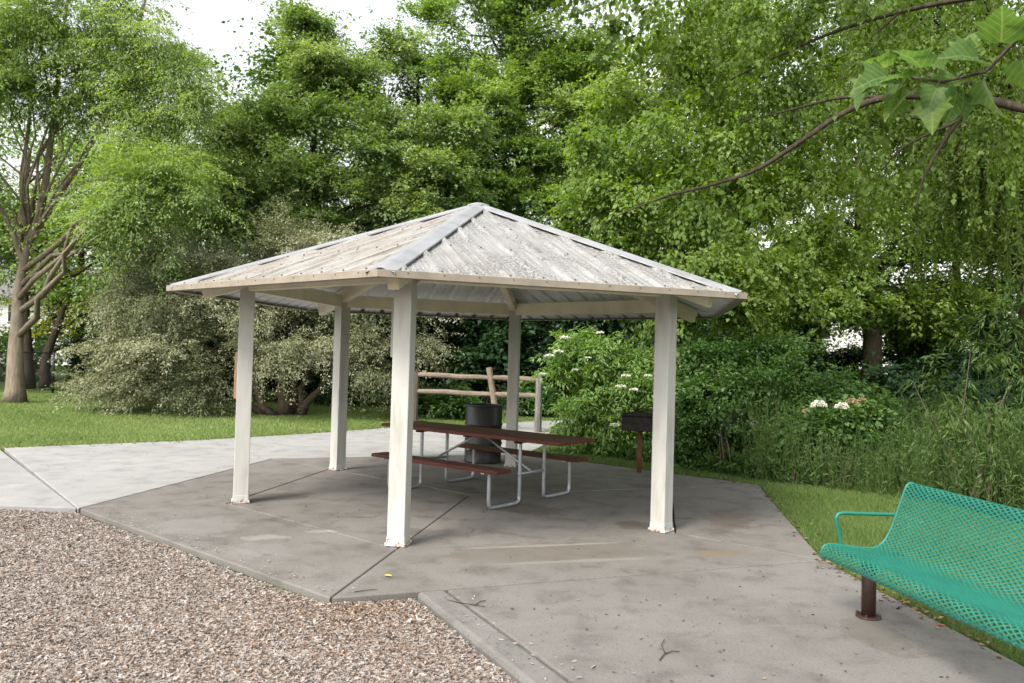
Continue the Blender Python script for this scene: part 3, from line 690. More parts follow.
# ------------------------------------------------------------------ picnic table
A_ = -.6747
tb = empty('picnic_table', (-.337, 9.506, 0), A_)
tag(tb, 'picnic table with red brown plank top on grey steel tube legs under the shelter', 'picnic table')
def top_dark(o):
    o.data.materials.append(MT['plank'])
    for p in o.data.polygons:
        if p.normal.z > .7: p.material_index = 1
def planks(L, y0, wtot, n_, z, th):
    m = MB(); wp = wtot / n_
    for i in range(n_): m.box((rnd.uniform(-.004, .004), y0 - wtot / 2 + wp * (i + .5), z), (L, wp - .007, th))
    return m
top_dark(planks(2.80, 0, .71, 5, .733, .038).build('tabletop', MT['redwood'], tb, bevel=.003))
for s in (-1, 1):
    top_dark(planks(1.96, s * .755, .25, 2, .43, .038).build('bench_seat', MT['redwood'], tb, bevel=.003))
for fx in (-.78, .78):
    for s in (-1, 1):
        pts_ = [(fx, s * .76, .41), (fx, s * .76, .10), (fx, s * .745, .045), (fx, s * .70, .021), (fx, s * .30, .021), (fx, s * .245, .045), (fx, s * .23, .10), (fx, s * .23, .70)]
        pc, _ = catmull(pts_, 40)
        m = MB(); m.tube([pts_[0]] + [tuple(q) for q in pc[1:-1]] + [pts_[-1]], .021, 10); m.build('leg', MT['galv'], tb, smooth=True)
    m = MB(); m.box((fx, 0, .70), (.05, .64, .03)); m.build('top_cleat', MT['iron'], tb, bevel=.003)
    m = MB(); m.tube([(fx + .045 * (1 if fx > 0 else -1), -.87, .395), (fx + .045 * (1 if fx > 0 else -1), .87, .395)], .0) if False else m.tube([(fx, -.25, .34), (fx, .25, .34)], .017, 8); m.build('cross_bar', MT['galv'], tb, smooth=True)
    for s in (-1, 1):
        m = MB(); m.box((fx, s * .755, .405), (.05, .24, .012)); m.build('seat_bracket', MT['galv'], tb)
    m = MB(); m.tube([(fx * .97, 0, .345), (fx * .06, 0, .70)], .015, 8); m.build('brace', MT['galv'], tb, smooth=True)
m = MB(); m.box((0, 0, .703), (.06, .60, .02)); m.build('top_cleat', MT['iron'], tb)

# ------------------------------------------------------------------ drum
dr = empty('trash_drum', (-.41, 12.35, 0)); tag(dr, 'black steel drum used as a litter bin behind the picnic table', 'trash drum')
m = MB(); r = .288
m.lathe([(0, .02), (r - .02, .02), (r - .012, 0), (r + .006, .004), (r + .008, .02), (r, .03), (r, .27), (r + .012, .29), (r + .012, .305), (r, .325), (r, .56), (r + .012, .58), (r + .012, .595), (r, .615), (r, .875), (r - .004, .88), (r - .006, .60), (r - .006, .05), (0, .05)], seg=48)
m.build('body', MT['black'], dr, smooth=True)
m = MB(); m.lathe([(r - .006, .868), (r + .006, .868), (r + .011, .876), (r + .011, .886), (r + .004, .893), (r - .006, .890), (r - .008, .878)], seg=48); m.build('rim', MT['black'], dr, smooth=True)

# ------------------------------------------------------------------ grill
gl = empty('park_grill', (1.93, 11.62, 0), -.25); tag(gl, 'dark iron charcoal grill on a rusty post at the patio edge', 'grill')
m = MB(); m.tube([(0, 0, -.05), (0, 0, .62)], .035, 14); m.build('post', MT['rust'], gl, smooth=True)
m = MB(); w_, d_, h_, t_ = .50, .40, .235, .006; zb = .62
m.box((0, 0, zb + .004), (w_, d_, .008)); m.box((0, d_ / 2, zb + h_ / 2 + .01), (w_, t_, h_)); m.box((-w_ / 2, 0, zb + h_ / 2 + .01), (t_, d_, h_)); m.box((w_ / 2, 0, zb + h_ / 2 + .01), (t_, d_, h_)); m.box((0, -d_ / 2, zb + .105), (w_, t_, .19))
m.build('firebox', MT['iron'], gl, bevel=.003)
m = MB()
for i in range(16): m.tube([(-w_ / 2 + .03 + i * .0293, -d_ / 2 + .02, zb + .222), (-w_ / 2 + .03 + i * .0293, d_ / 2 - .02, zb + .222)], .0055, 6)
for yy in (-.16, .14): m.tube([(-w_ / 2 + .015, yy, zb + .213), (w_ / 2 - .015, yy, zb + .213)], .007, 6)
g_ = m.build('grate', MT['iron'], gl)
m = MB(); m.tube([(-.10, -d_ / 2 + .02, zb + .222), (-.10, -d_ / 2 - .10, zb + .23), (.10, -d_ / 2 - .10, zb + .23), (.10, -d_ / 2 + .02, zb + .222)], .007, 6); m.build('handle', MT['iron'], g_)
m = MB(); m.tube([(0, 0, .60), (0, 0, .625)], .07, 12); m.build('flange', MT['iron'], gl)

# ------------------------------------------------------------------ green bench
bn = empty('bench', (2.125, 5.30, 0), .161); tag(bn, 'teal green bench of diamond mesh steel on a brown post at the walk edge', 'bench')
PR = [(.055, .352), (.015, .358), (-.006, .385), (.002, .425), (.035, .447), (.10, .447), (.20, .432), (.30, .42), (.38, .422), (.445, .452), (.495, .525), (.535, .62), (.572, .72), (.605, .81), (.622, .845), (.648, .862), (.678, .852), (.690, .82), (.688, .785)]
LB = 1.86; cb = .029; prf, PL = catmull(PR, 400)
ar = np.linspace(0, PL, 400)
def onp(t): return np.interp(t, ar, prf[:, 0]), np.interp(t, ar, prf[:, 1])
ny = round(LB / .050); sa = LB / ny; nt_ = round(PL / cb); sb = PL / nt_
vmap = {}; bv = []; bf = []
def vid(sx, ty):
    key = (round(sx * 1e4), round(ty * 1e4))
    if key not in vmap:
        xx, zz = onp(ty); vmap[key] = len(bv); bv.append((xx, -sx, zz))
    return vmap[key]
HK = .66
for j in range(2 * nt_ + 1):
    for i in range(ny + 1):
        cx_ = i * sa + (sa / 2 if j % 2 else 0); ct = j * sb / 2
        if cx_ > LB + 1e-6: continue
        def cl(a_, b_): return (min(max(a_, 0), LB), min(max(b_, 0), PL))
        ou = [cl(cx_ - sa / 2, ct), cl(cx_, ct - sb / 2), cl(cx_ + sa / 2, ct), cl(cx_, ct + sb / 2)]
        inn = [cl(cx_ - sa / 2 * HK, ct), cl(cx_, ct - sb / 2 * HK), cl(cx_ + sa / 2 * HK, ct), cl(cx_, ct + sb / 2 * HK)]
        for q in range(4):
            f_ = [vid(*ou[q]), vid(*ou[(q + 1) % 4]), vid(*inn[(q + 1) % 4]), vid(*inn[q])]
            f_ = [v_ for ii, v_ in enumerate(f_) if v_ not in f_[:ii]]
            if len(f_) >= 3: bf.append(tuple(f_))
m = MB(); m.add(bv, bf); so_ = m.build('mesh_seat', MT['teal'], bn, smooth=False); md = so_.modifiers.new('thick', 'SOLIDIFY'); md.thickness = .0045; md.offset = 0
for yy in (0, -LB):
    m = MB(); m.tube([(p[0], yy, p[1]) for p in prf[::8]], .0085, 8); m.build('end_rail', MT['teal'], bn, smooth=True)
for t_ in (0, PL):
    xx, zz = onp(t_); m = MB(); m.tube([(xx, 0, zz), (xx, -LB, zz)], .008, 8); m.build('edge_rail', MT['teal'], bn, smooth=True)
for yy in (.012, -LB - .012):
    ap, _ = catmull([(.15, .43), (.13, .52), (.108, .60), (.112, .638), (.15, .655), (.30, .650), (.555, .642)], 30)
    m = MB(); m.tube([(p[0], yy, p[1]) for p in ap], .0125, 10); m.build('armrest', MT['teal'], bn, smooth=True)
for yy in (-.13, -LB + .13):
    m = MB(); m.tube([(.262, yy, .0), (.262, yy, .40)], .045, 20); pp = m.build('post', MT['brownpost'], bn, smooth=True)
    for pl in pp.data.polygons: pl.use_smooth = len(pl.vertices) == 4
    m = MB(); m.lathe([(0, .012), (.075, .012), (.08, .008), (.08, 0)], (.262, yy, 0), 20)
    for sx in (-1, 1):
        for sy in (-1, 1): m.lathe([(0, .028), (.011, .027), (.012, .012)], ((.262 + sx * .048), yy + sy * .048, 0), 6)
    m.build('base_plate', MT['brownpost'], pp, bevel=.003)
    m = MB(); m.box((.30, yy, .405), (.40, .045, .014)); m.build('support_arm', MT['brownpost'], bn, bevel=.003)

# ------------------------------------------------------------------ split rail fence
fe = empty('split_rail_fence', (-.7, 17.9, 0)); tag(fe, 'two rail split timber fence with weathered posts behind the drum', 'fence')
fb = Vector((-.7, 17.9, 0)); fa = Vector((.63, 17.45, 0)); fc = Vector((-2.22, 18.35, 0)); fm = fa.lerp(fc, .31)
def fpost(p, h, lean, r, mat, lab=None):
    m = MB(); p = Vector(p) - fb; pts_ = [p + Vector((0, 0, -.06)), p + Vector(lean) * .4 + Vector((0, 0, h * .4)), p + Vector(lean) * .8 + Vector((0, 0, h * .8)), p + Vector(lean) + Vector((0, 0, h))]
    m.tube(pts_, [r, r * .97, r * .96, r * .9], 7, wob=.06); o = m.build('post', mat, fe, bevel=.004)
    if lab: o['label'] = lab
fpost(fa, 1.30, (0, 0, 0), .085, MT['fpost'], 'thick grey end post')
fpost(fm, 1.40, (-.25, .02, 0), .075, MT['fpostbrown'], 'tan post leaning to the left')
MT['fpostdark'] = wood('dark_fence_post', (.085, .065, .05), (.13, .105, .08), .9, (10, 10, 1)); fpost(fc, 1.25, (.02, 0, 0), .07, MT['fpostdark'], 'dark post at the left end')
for z_ in (1.17, .80):
    for p, q in ((fa, fm), (fm, fc)):
        p_ = p - fb; q_ = q - fb; m = MB()
        if True:
            off = Vector((-.17 if q is fm else 0, 0, 0)) * (z_ / 1.4); off2 = Vector((-.17 if p is fm else 0, 0, 0)) * (z_ / 1.4)
        m.tube([tuple(v_) for v_ in limb_path(p_ + off2 + Vector((0, 0, z_ + rnd.uniform(-.01, .01))), q_ + off + Vector((0, 0, z_ + rnd.uniform(-.01, .01))), 5, .0, .012)], [.045, .058, .06, .058, .055, .045], 7, wob=.08)
        m.build('rail', MT['rail'], fe, bevel=.004)

# ------------------------------------------------------------------ chain link fence, far left
cf = empty('chainlink_fence', (-18, 26.5, 0)); tag(cf, 'black chain link fence behind the big trunk on the left', 'fence')
X_ = [-7.5, -5, -2.6, 2.6]; hF = 1.35
for x_ in (-4.5, -2.1, .3, 2.55): 
    m = MB(); m.tube([(x_, 0, -.06), (x_, 0, hF + .04)], .035, 10); m.build('post', MT['chain'], cf, smooth=True)
m = MB(); m.tube([(-4.5, 0, hF), (2.55, 0, hF)], .022, 8); m.build('top_rail', MT['chain'], cf, smooth=True)
m = MB(); st = .09; x_ = -4.5
while x_ < 2.5:
    for s in (-1, 1):
        xa = x_ if s > 0 else x_ + hF; xb = xa + s * hF
        za, zb_ = 0.0, hF
        if xb > 2.55: zb_ = hF * (2.55 - xa) / (xb - xa); xb = 2.55
        if xa > 2.55: za = hF * (xa - 2.55) / (xa - xb); xa = 2.55
        if xa != xb: m.tube([(xa, .002 * s, za), (xb, .002 * s, zb_)], .0045, 4, cap=False)
    x_ += st
m.build('wire_mesh', MT['chain'], cf)

# ------------------------------------------------------------------ far houses and car
def house(name, label, loc, rz_, wx, wy, h, hr, mat, win):
    o = empty(name, loc, rz_); tag(o, label, 'house')
    m = MB(); m.box((0, 0, h / 2), (wx, wy, h)); m.add([(-wx / 2, -wy / 2, h), (-wx / 2, wy / 2, h), (-wx / 2, 0, h + hr), (wx / 2, -wy / 2, h), (wx / 2, wy / 2, h), (wx / 2, 0, h + hr)], [(0, 1, 2), (3, 5, 4), (0, 2, 5, 3), (1, 4, 5, 2)])
    m.build('wall', mat, o)
    m = MB(); t = .18; ov = .5
    for s in (-1, 1):
        a = Vector((0, s * (wy / 2 + ov), h - hr * ov / (wy / 2) + .12)); b = Vector((0, 0, h + hr + .12))
        m.add([(-wx / 2 - .4, a.y, a.z), (wx / 2 + .4, a.y, a.z), (wx / 2 + .4, 0, b.z), (-wx / 2 - .4, 0, b.z), (-wx / 2 - .4, a.y, a.z + t), (wx / 2 + .4, a.y, a.z + t), (wx / 2 + .4, 0, b.z + t), (-wx / 2 - .4, 0, b.z + t)],
              [(3, 2, 1, 0), (4, 5, 6, 7), (0, 1, 5, 4), (1, 2, 6, 5), (2, 3, 7, 6), (3, 0, 4, 7)])
    m.build('roof', MT['shingle'], o)
    for x_, z_, ww, wh in win:
        m = MB(); y_ = -wy / 2 - .03
        for dx, dz, sx, sz in ((0, wh / 2 + .05, ww + .2, .1), (0, -wh / 2 - .05, ww + .2, .1), (-ww / 2 - .05, 0, .1, wh), (ww / 2 + .05, 0, .1, wh)): m.box((x_ + dx, y_, z_ + dz), (sx, .08, sz))
        fr = m.build('window', MT['houseW'], o); m = MB(); m.box((x_, y_ + .01, z_), (ww, .03, wh)); m.build('pane', MT['glassd'], fr)
    return o
house('house', 'white house glimpsed past the big trunk on the far left', (-37.5, 66, 0), .15, 16, 9, 5.2, 2.6, MT['houseW'], [(-4, 1.7, 1.1, 1.5), (0, 1.7, 1.1, 1.5), (4, 1.7, 1.1, 1.5), (-2, 4, 1.1, 1.3), (3, 4, 1.1, 1.3)])
house('house', 'white house glimpsed through the trees above the hydrangea blooms', (25.5, 60, 0), -.1, 15, 9, 5.4, 2.4, MT['houseW'], [(-5, 1.8, 1.1, 1.5), (-1, 1.8, 1.1, 1.5), (4, 1.8, 1.1, 1.5), (-3, 4.2, 1.1, 1.3)])
house('house', 'pale blue house glimpsed beside the right roof corner', (15.5, 54, 0), .05, 7, 8, 5.0, 2.4, MT['houseB'], [(-1.8, 1.8, 1.0, 1.5), (1.6, 1.8, 1.0, 1.5), (0, 4, 1.0, 1.2)])
car = empty('parked_car', (19.4, 46, 0), .12); tag(car, 'white parked car glimpsed through the trees on the right', 'car')
m = MB(); secs = [(-2.15, .45, .62), (-2.1, .35, .80), (-1.3, .30, .92), (1.3, .30, .92), (2.0, .33, .84), (2.18, .45, .65)]
vs_ = []; 
for x_, z0, z1 in secs:
    wv = .86 if abs(x_) < 2 else .74
    vs_ += [(x_, -wv, z0), (x_, wv, z0), (x_, wv, z1), (x_, -wv, z1)]
m.add(vs_, [(i * 4 + k, i * 4 + (k + 1) % 4, i * 4 + 4 + (k + 1) % 4, i * 4 + 4 + k) for i in range(5) for k in range(4)] + [(3, 2, 1, 0), (20, 21, 22, 23)])
m.add([(-1.5, -.78, .91), (1.0, -.78, .91), (1.0, .78, .91), (-1.5, .78, .91), (-1.0, -.62, 1.42), (.25, -.62, 1.42), (.25, .62, 1.42), (-1.0, .62, 1.42)], [(4, 5, 6, 7), (0, 1, 5, 4), (1, 2, 6, 5), (2, 3, 7, 6), (3, 0, 4, 7)])
m.build('body', MT['carpaint'], car, bevel=.05)
for a, b in (((-1.05, -.25), (-1.35, -.3)),):
    m = MB(); m.add([(-1.33, -.772, .96), (.78, -.772, .96), (.2, -.645, 1.36), (-.98, -.645, 1.36)], [(0, 1, 2, 3)]); m.add([(.98, -.7, .97), (.98, .7, .97), (.32, .56, 1.38), (.32, -.56, 1.38)], [(0, 1, 2, 3)])
    g = m.build('windows', MT['glassd'], car, loc=(.012, -.012, .004)); 
for x_ in (-1.35, 1.35):
    for y_ in (-.80, .80):
        m = MB(); m.tube([(x_, y_ - .1, .32), (x_, y_ + .1, .32)], .32, 18); wh = m.build('wheel', MT['tyre'], car); m = MB(); m.tube([(x_, y_ - .108, .32), (x_, y_ + .108, .32)], .19, 14); m.build('rim', MT['galv'], wh)
for z_ in (0,):
    mb = MB(); mb.add([(-60, 43.5, -.04), (60, 43.5, -.04), (60, 49.5, -.04), (-60, 49.5, -.04)], [(0, 1, 2, 3)]); structure(mb.build('road', concrete('asphalt', (.06, .058, .056), (.045, .044, .043), .2)))

# ------------------------------------------------------------------ trees
# feathery locust on the left
b = pb([(15, 30, 21.5, 95, 1.4), (100, 10, 21, 85, 1.3), (168, 45, 20.5, 56), (200, 108, 20.3, 38, .7), (140, 100, 20, 66), (55, 105, 21.6, 62, .8), (15, 95, 20.8, 48, .7), (95, 70, 20.6, 50, .7), (-5, 40, 20.6, 50, .6), (45, 30, 20.6, 46, .6), (165, 165, 19.3, 48), (138, 192, 19.0, 44, .8), (195, 190, 19.3, 34, .6), (110, 212, 19.2, 28, .5), (-22, 180, 20.8, 40, .5), (60, -90, 21, 100, 1.2), (150, -70, 21, 80), (-50, 80, 21, 80)], .85, .62)
tb_ = P(15, 402, 22.02); tb_[2] = 0
lt_ = tree('locust_tree', 'feathery light green tree with pale grey trunk on the left lawn', 'tree', tb_,
     [tb_, P(17, 330, 22), P(19, 290, 22), P(24, 262, 22), P(30, 238, 22)], .25, b,
     dict(per=360, nleaf=62, rc=.36, L=.115, W=.042, flat=.16, droop=.55, up=.25, outw=1.0, jit=.5, Lb=1.3, mat=LM['locust'], ratio=1.0), MT['bark_grey'], seed=3, twigs=4, flare=1.28, limb_r=.26)
for lst, r_ in (([(24, 265, 22), (10, 225, 22), (-8, 190, 21.8), (-25, 120, 21.6)], .13), ([(28, 245, 22), (42, 205, 21.9), (50, 150, 21.8), (58, 80, 21.6), (70, -20, 21.4)], .17), ([(28, 245, 22), (58, 195, 21.8), (88, 150, 21.6), (112, 100, 21.4), (135, 40, 21.2), (150, -20, 21)], .15),
                ([(24, 270, 22), (70, 232, 21.6), (105, 180, 21.2), (130, 120, 20.9), (150, 60, 20.6)], .12), ([(24, 280, 22), (60, 262, 21.4), (100, 235, 20.6), (140, 215, 20)], .07), ([(28, 240, 22), (22, 180, 22.2), (30, 110, 22.4), (25, 30, 22.4)], .12)):
    c_, _ = catmull([tuple(P(*q_) - tb_) for q_ in lst], 16); m = MB(); m.tube(c_, [r_ * .68 * (1 - .75 * i / 15) for i in range(16)], 9, wob=.05); m.build('limb', MT['bark_grey'], lt_, smooth=True)
# silvery olive shrub
bl = []
for q in [(144, 262, 20.3, 51), (200, 245, 20, 60), (270, 238, 20, 60), (330, 245, 20.2, 50), (119, 300, 20.2, 38), (170, 300, 19.4, 60), (250, 295, 19.4, 60), (340, 300, 19.6, 55), (400, 290, 20, 45), (124, 345, 20.2, 42), (175, 345, 19.2, 60), (109, 382, 20.4, 32), (150, 385, 19.6, 48), (205, 380, 19.3, 42), (270, 345, 19.3, 45), (335, 345, 19.5, 50), (395, 340, 19.8, 48), (360, 372, 19.6, 32), (230, 270, 21.5, 80), (330, 290, 21.5, 80), (150, 320, 21.6, 70)]: bl.append(q)
b = pb(bl, .9, .44)
ob = P(285, 415, 20.3); ob[2] = 0
rt = tree('silver_shrub', 'wide silvery green layered shrub tree behind the left of the shelter', 'shrub', ob,
     [ob, P(283, 380, 20.3), P(270, 330, 20.3), P(255, 280, 20.4)], .17, b,
     dict(per=300, nleaf=70, rc=.22, L=.068, W=.032, flat=.25, droop=.35, up=.05, outw=1.0, jit=.8, Lb=.8, mat=LM['olive']), MT['bark_olive'], seed=4, twigs=2, limb_r=.14)
m = MB(); O = Vector(ob)
for dx, e in ((.25, (318, 330)), (.12, (300, 300)), (-.15, (215, 320)), (-.3, (160, 350)), (.4, (350, 340))):
    m.tube([Vector(p) for p in limb_path((dx, rnd.uniform(-.3, .2), -.06), Vector(P(e[0], e[1], 20.3)) - O, 7, .03, .08)], [.11, .1, .09, .08, .065, .05, .035, .02], 8)
m.build('stem', MT['bark_olive'], rt, smooth=True)
# mid green tree behind the shrub
b = pb([(305, 25, 26, 30), (322, 62, 26, 46), (272, 108, 25.5, 28), (360, 95, 26, 55), (300, 120, 25, 60), (240, 140, 25.2, 45), (370, 150, 25, 50), (300, 180, 24.5, 60), (240, 195, 24.5, 50), (375, 205, 24.6, 50), (430, 180, 25, 42), (330, 225, 24.6, 50), (210, 235, 25, 45), (420, 225, 25, 46), (450, 130, 25.5, 36), (345, 185, 25.2, 46), (270, 165, 25.4, 46), (395, 130, 25.5, 44), (330, 75, 26, 40), (450, 200, 25.4, 40), (395, 55, 26.5, 30, .6), (290, 240, 25.5, 60), (180, 180, 25.5, 40)], .8, .62)
q = P(322, 405, 26); q[2] = 0
tree('broadleaf_tree', 'mid green bushy tree with pale tipped leaves above the shelter roof left of the apex', 'tree', q, [q, P(322, 330, 26), P(318, 230, 26), P(312, 120, 26), P(306, 20, 26)], .24, b,
     dict(per=290, nleaf=46, rc=.34, L=.135, W=.085, flat=.35, droop=.3, up=.55, outw=.9, jit=.6, Lb=.95, mat=LM['mid']), MT['bark_dark'], seed=5)
# tall tree behind the apex
b = pb([(520, -40, 30, 70), (560, 0, 30, 60), (480, 10, 30, 50), (530, 40, 29, 60), (470, 60, 29.5, 50), (585, 60, 29.5, 50), (520, 95, 29, 60), (450, 105, 29.5, 42), (580, 115, 29, 52), (490, 145, 28.5, 50), (560, 165, 28.5, 50), (440, 160, 29, 34), (610, 165, 29, 40), (500, 190, 28.5, 36), (590, 205, 29, 42), (440, 25, 30, 34, .6), (460, 205, 29, 42), (620, 110, 30, 40), (520, 150, 28.4, 46), (540, 70, 28.8, 50), (500, 110, 28.6, 46), (530, 10, 29, 50), (470, 165, 28.8, 44), (545, 205, 28.4, 40)], .8, .62)
q = P(519, 405, 30); q[2] = 0
tree('broadleaf_tree', 'tallest dark green tree rising straight behind the roof apex', 'tree', q, [q, P(520, 320, 30), P(521, 200, 30), P(522, 80, 30), P(522, -40, 30)], .25, b,
     dict(per=290, nleaf=46, rc=.36, L=.145, W=.092, flat=.35, droop=.3, up=.6, outw=.9, jit=.6, Lb=1.0, mat=LM['alder']), MT['bark_dark'], seed=6)
for (px_, dd, lab, bl_, lm_, sd_) in (
    (236, 32, 'dark green tree filling the gap between the feathery tree and the mid green tree', [(222, 130, 32, 36), (215, 165, 32, 46), (255, 165, 32, 44), (190, 210, 32, 46), (240, 225, 32, 50), (280, 220, 32, 44), (180, 265, 32, 46), (230, 285, 32, 46)], 'alder', 61),
    (415, 35, 'dark green tree standing between the two trees above the roof left slope', [(420, 70, 35, 36), (400, 115, 35, 42), (445, 120, 35, 40), (380, 165, 35, 42), (425, 175, 35, 46), (465, 180, 35, 42), (395, 225, 35, 46), (450, 230, 35, 46), (350, 240, 35, 40)], 'woods', 62),
    (668, 31, 'deep green tree shading the space behind the bright drooping tree', [(660, 120, 31, 50), (700, 90, 31, 56), (740, 130, 31, 56), (640, 180, 31, 50), (690, 180, 31, 56), (750, 200, 31, 56), (640, 245, 31, 50), (700, 260, 31, 56), (770, 265, 31, 50), (620, 300, 31, 40), (680, 315, 30, 40), (790, 325, 30, 34), (740, 320, 30, 34), (760, 60, 31, 56)], 'woods', 63),
    (955, 30, 'deep green tree behind the hanging strands on the right', [(930, 120, 30, 60), (990, 110, 30, 60), (1040, 150, 30, 60), (920, 190, 30, 56), (980, 190, 30, 60), (1030, 230, 30, 60), (950, 255, 30, 56), (1000, 280, 30, 50), (940, 305, 29, 40), (1010, 330, 29, 40), (900, 60, 30, 60), (890, 315, 29, 30), (930, 345, 28, 24), (905, 350, 28, 18), (800, 300, 30, 34), (850, 285, 30, 40), (760, 40, 30, 60), (830, 60, 30, 60), (830, 150, 30, 60)], 'woods', 64)):
    q = P(px_, 400, dd); q[2] = 0
    tree('broadleaf_tree', lab, 'tree', q, [q, P(px_, 320, dd), P(px_ + 2, 220, dd), P(px_ + 3, bl_[0][1], dd)], .22, pb(bl_, .8, .75),
         dict(per=260, nleaf=40, rc=.42, L=.17, W=.11, flat=.35, droop=.35, up=.4, jit=.6, Lb=1.1, mat=LM[lm_]), MT['bark_dark'], seed=sd_)
# yellow-green tree further off, backlight put into its leaf colour
b = pb([(610, 75, 40, 45), (590, 115, 40, 45), (650, 95, 40, 45), (620, 150, 40, 55), (570, 160, 40, 45), (650, 190, 40, 55), (600, 220, 40, 55)], .8, .8)
q = P(615, 385, 40); q[2] = 0
tree('broadleaf_tree', 'yellow green tree in full sun far behind the right slope of the roof', 'tree', q, [q, P(613, 250, 40), P(610, 90, 40)], .25, b,
     dict(per=90, nleaf=34, rc=.5, L=.2, W=.13, mat=LM['yellow']), MT['bark_dark'], seed=8)
# light green maple right of the apex
b = pb([(620, 95, 15.5, 48), (665, 70, 15.5, 60), (720, 55, 15.5, 60), (600, 150, 14.8, 50), (655, 140, 14.5, 60), (720, 130, 14.8, 60), (590, 205, 14.4, 48), (640, 205, 14, 55), (700, 200, 14, 60), (760, 190, 14.8, 55), (650, 255, 14, 46), (705, 265, 13.8, 50), (765, 265, 14.6, 52), (575, 235, 14.6, 30, .6), (740, 20, 16, 60), (690, 10, 16, 50), (800, 240, 15.5, 50), (620, 250, 14.2, 34, .7), (760, 120, 15.5, 60), (810, 180, 16, 55), (730, 315, 14.5, 34, .6), (680, 300, 14.2, 26, .5)], .8, .7)
q = P(741, 400, 16.2); q[2] = 0
tree('maple_tree', 'bright light green tree drooping over the right slope of the shelter roof', 'tree', q, [q, P(740, 330, 16.2), P(738, 250, 16), P(730, 160, 15.8), P(715, 50, 15.6)], .15, b,
     dict(per=155, nleaf=36, rc=.26, L=.105, W=.075, flat=.3, droop=.8, up=.15, outw=1.0, jit=.55, Lb=.75, mat=LM['maple']), MT['bark_dark'], seed=9)
# tree with visible dark trunk on the right
b = pb([(860, 250, 25, 70), (800, 260, 25, 60), (930, 260, 25, 60), (870, 190, 25, 80), (790, 190, 26, 70), (950, 180, 26, 80), (860, 110, 26, 90), (960, 90, 26, 90), (770, 110, 27, 80), (1020, 240, 25, 60), (860, 20, 27, 100), (980, 0, 27, 100), (760, 20, 28, 80), (825, 300, 24.5, 34, .7), (910, 310, 24.5, 40, .8), (780, 300, 25, 36, .8), (960, 310, 25, 40, .8), (750, 290, 26, 36, .8), (900, 335, 27, 18, .6), (855, 318, 25.5, 22, .7), (940, 340, 27, 20, .6)], .8, .7)
q = P(872, 385, 25); q[2] = 0
tree('broadleaf_tree', 'shady tree with a dark forking trunk in front of the far white house', 'tree', q, [q, P(872, 345, 25), P(870, 320, 25), P(862, 280, 25), P(858, 160, 25)], .36, b,
     dict(per=230, nleaf=36, rc=.45, L=.17, W=.11, mat=LM['maple'], droop=.4), MT['bark_dark'], seed=10, limb_r=.5)
# weeping tree at the right edge
rng = np.random.default_rng(41)
q = P(1032, 455, 14.5); q[2] = 0
wl = empty('weeping_tree', q); tag(wl, 'weeping tree with long hanging strands at the right edge', 'tree'); Q = Vector(q)
m = MB(); tr = [Vector(p) - Q for p in (q, P(1028, 330, 14.5), P(1018, 200, 14.5), P(1012, 100, 14.4), P(990, -20, 14.3))]
cpt, _ = catmull([tuple(p) for p in tr], 14); m.tube(cpt, [.17 * (1 - .5 * i / 13) for i in range(14)], 10)
tops, lens = [], []
for i in range(64):
    px_ = rng.uniform(770, 1060); py_ = rng.uniform(-40, 200); dd = rng.uniform(10.8, 16.0); e = P(px_, py_, dd)
    k = int(rng.integers(5, 13)); pth = limb_path(cpt[k], Vector(e) - Q, 6, .16, .06); m.tube(pth, [.045, .035, .028, .02, .014, .01, .006], 6)
    for t in range(15):
        s_ = rng.uniform(.35, 1); c_ = pth[min(6, int(s_ * 6))] + Q; tops.append(np.array(c_) + rng.normal(size=3) * [.35, .35, .12]); lens.append(rng.uniform(.6, 2.2))
m.build('trunk', MT['bark_dark'], wl, smooth=True)
tops = np.array(tops); lens = np.minimum(np.array(lens), np.maximum(tops[:, 2] - 1.2, .4))
V, val = strands(tops, lens, rng, step=.042, L=.10, W=.034, drift=.06)
quads('crown', V - q, val, LM['willow'], wl)
# tree outside the right edge whose limb reaches in
q = np.array([9.6, 8.6, 0.]); root = empty('shade_tree', q); tag(root, 'overhanging tree whose long dark bare limb reaches in from the right', 'tree'); Q = Vector(q)
m = MB(); m.tube([(0, 0, -.06), (0, .05, 1.5), (-.15, .1, 3.2), (-.3, .15, 5), (-.2, .2, 7.5), (0, .2, 10)], [.34, .26, .24, .2, .14, .06], 12, wob=.05)
def lp(lst): return [Vector(P(*k)) - Q for k in lst]
def sm(pts_, n_): c_, _ = catmull([tuple(p) for p in pts_], n_); return [tuple(k) for k in c_]
L1 = [Vector((-.3, .15, 4.6))] + lp([(1060, 112, 9.2), (985, 100, 9.3), (930, 97, 9.3), (888, 97, 9.3), (845, 112, 9.4), (800, 142, 9.5), (756, 170, 9.6), (715, 184, 9.8), (670, 195, 10)])
m.tube(sm(L1, 40), [.075 * (1 - .86 * i / 39) + .006 for i in range(40)], 9, wob=.05)
for lst, r_ in (([(985, 100, 9.3), (960, 120, 9.5), (945, 140, 9.6), (925, 175, 9.7), (915, 210, 9.8)], .03), ([(1040, -10, 9.5), (960, 0, 9.6), (900, 12, 9.7), (840, 30, 9.8), (780, 55, 10), (730, 80, 10.2)], .035), ([(888, 97, 9.3), (840, 98, 9.5), (790, 110, 9.7), (740, 122, 9.9)], .02), ([(1040, -40, 8.8), (900, -40, 9), (760, -35, 9.2), (650, -20, 9.3), (600, 5, 9.3), (575, 15, 9.3)], .03), ([(900, 12, 9.7), (870, 40, 9.7), (850, 70, 9.8)], .015), ([(960, 120, 9.5), (900, 150, 9.8), (870, 190, 10)], .016), ([(670, 195, 10), (630, 210, 10), (600, 225, 10.1)], .01)):
    k_ = sm(lp(lst), 20); m.tube(k_, [r_ * (1 - .8 * i / 19) + .004 for i in range(20)], 7)
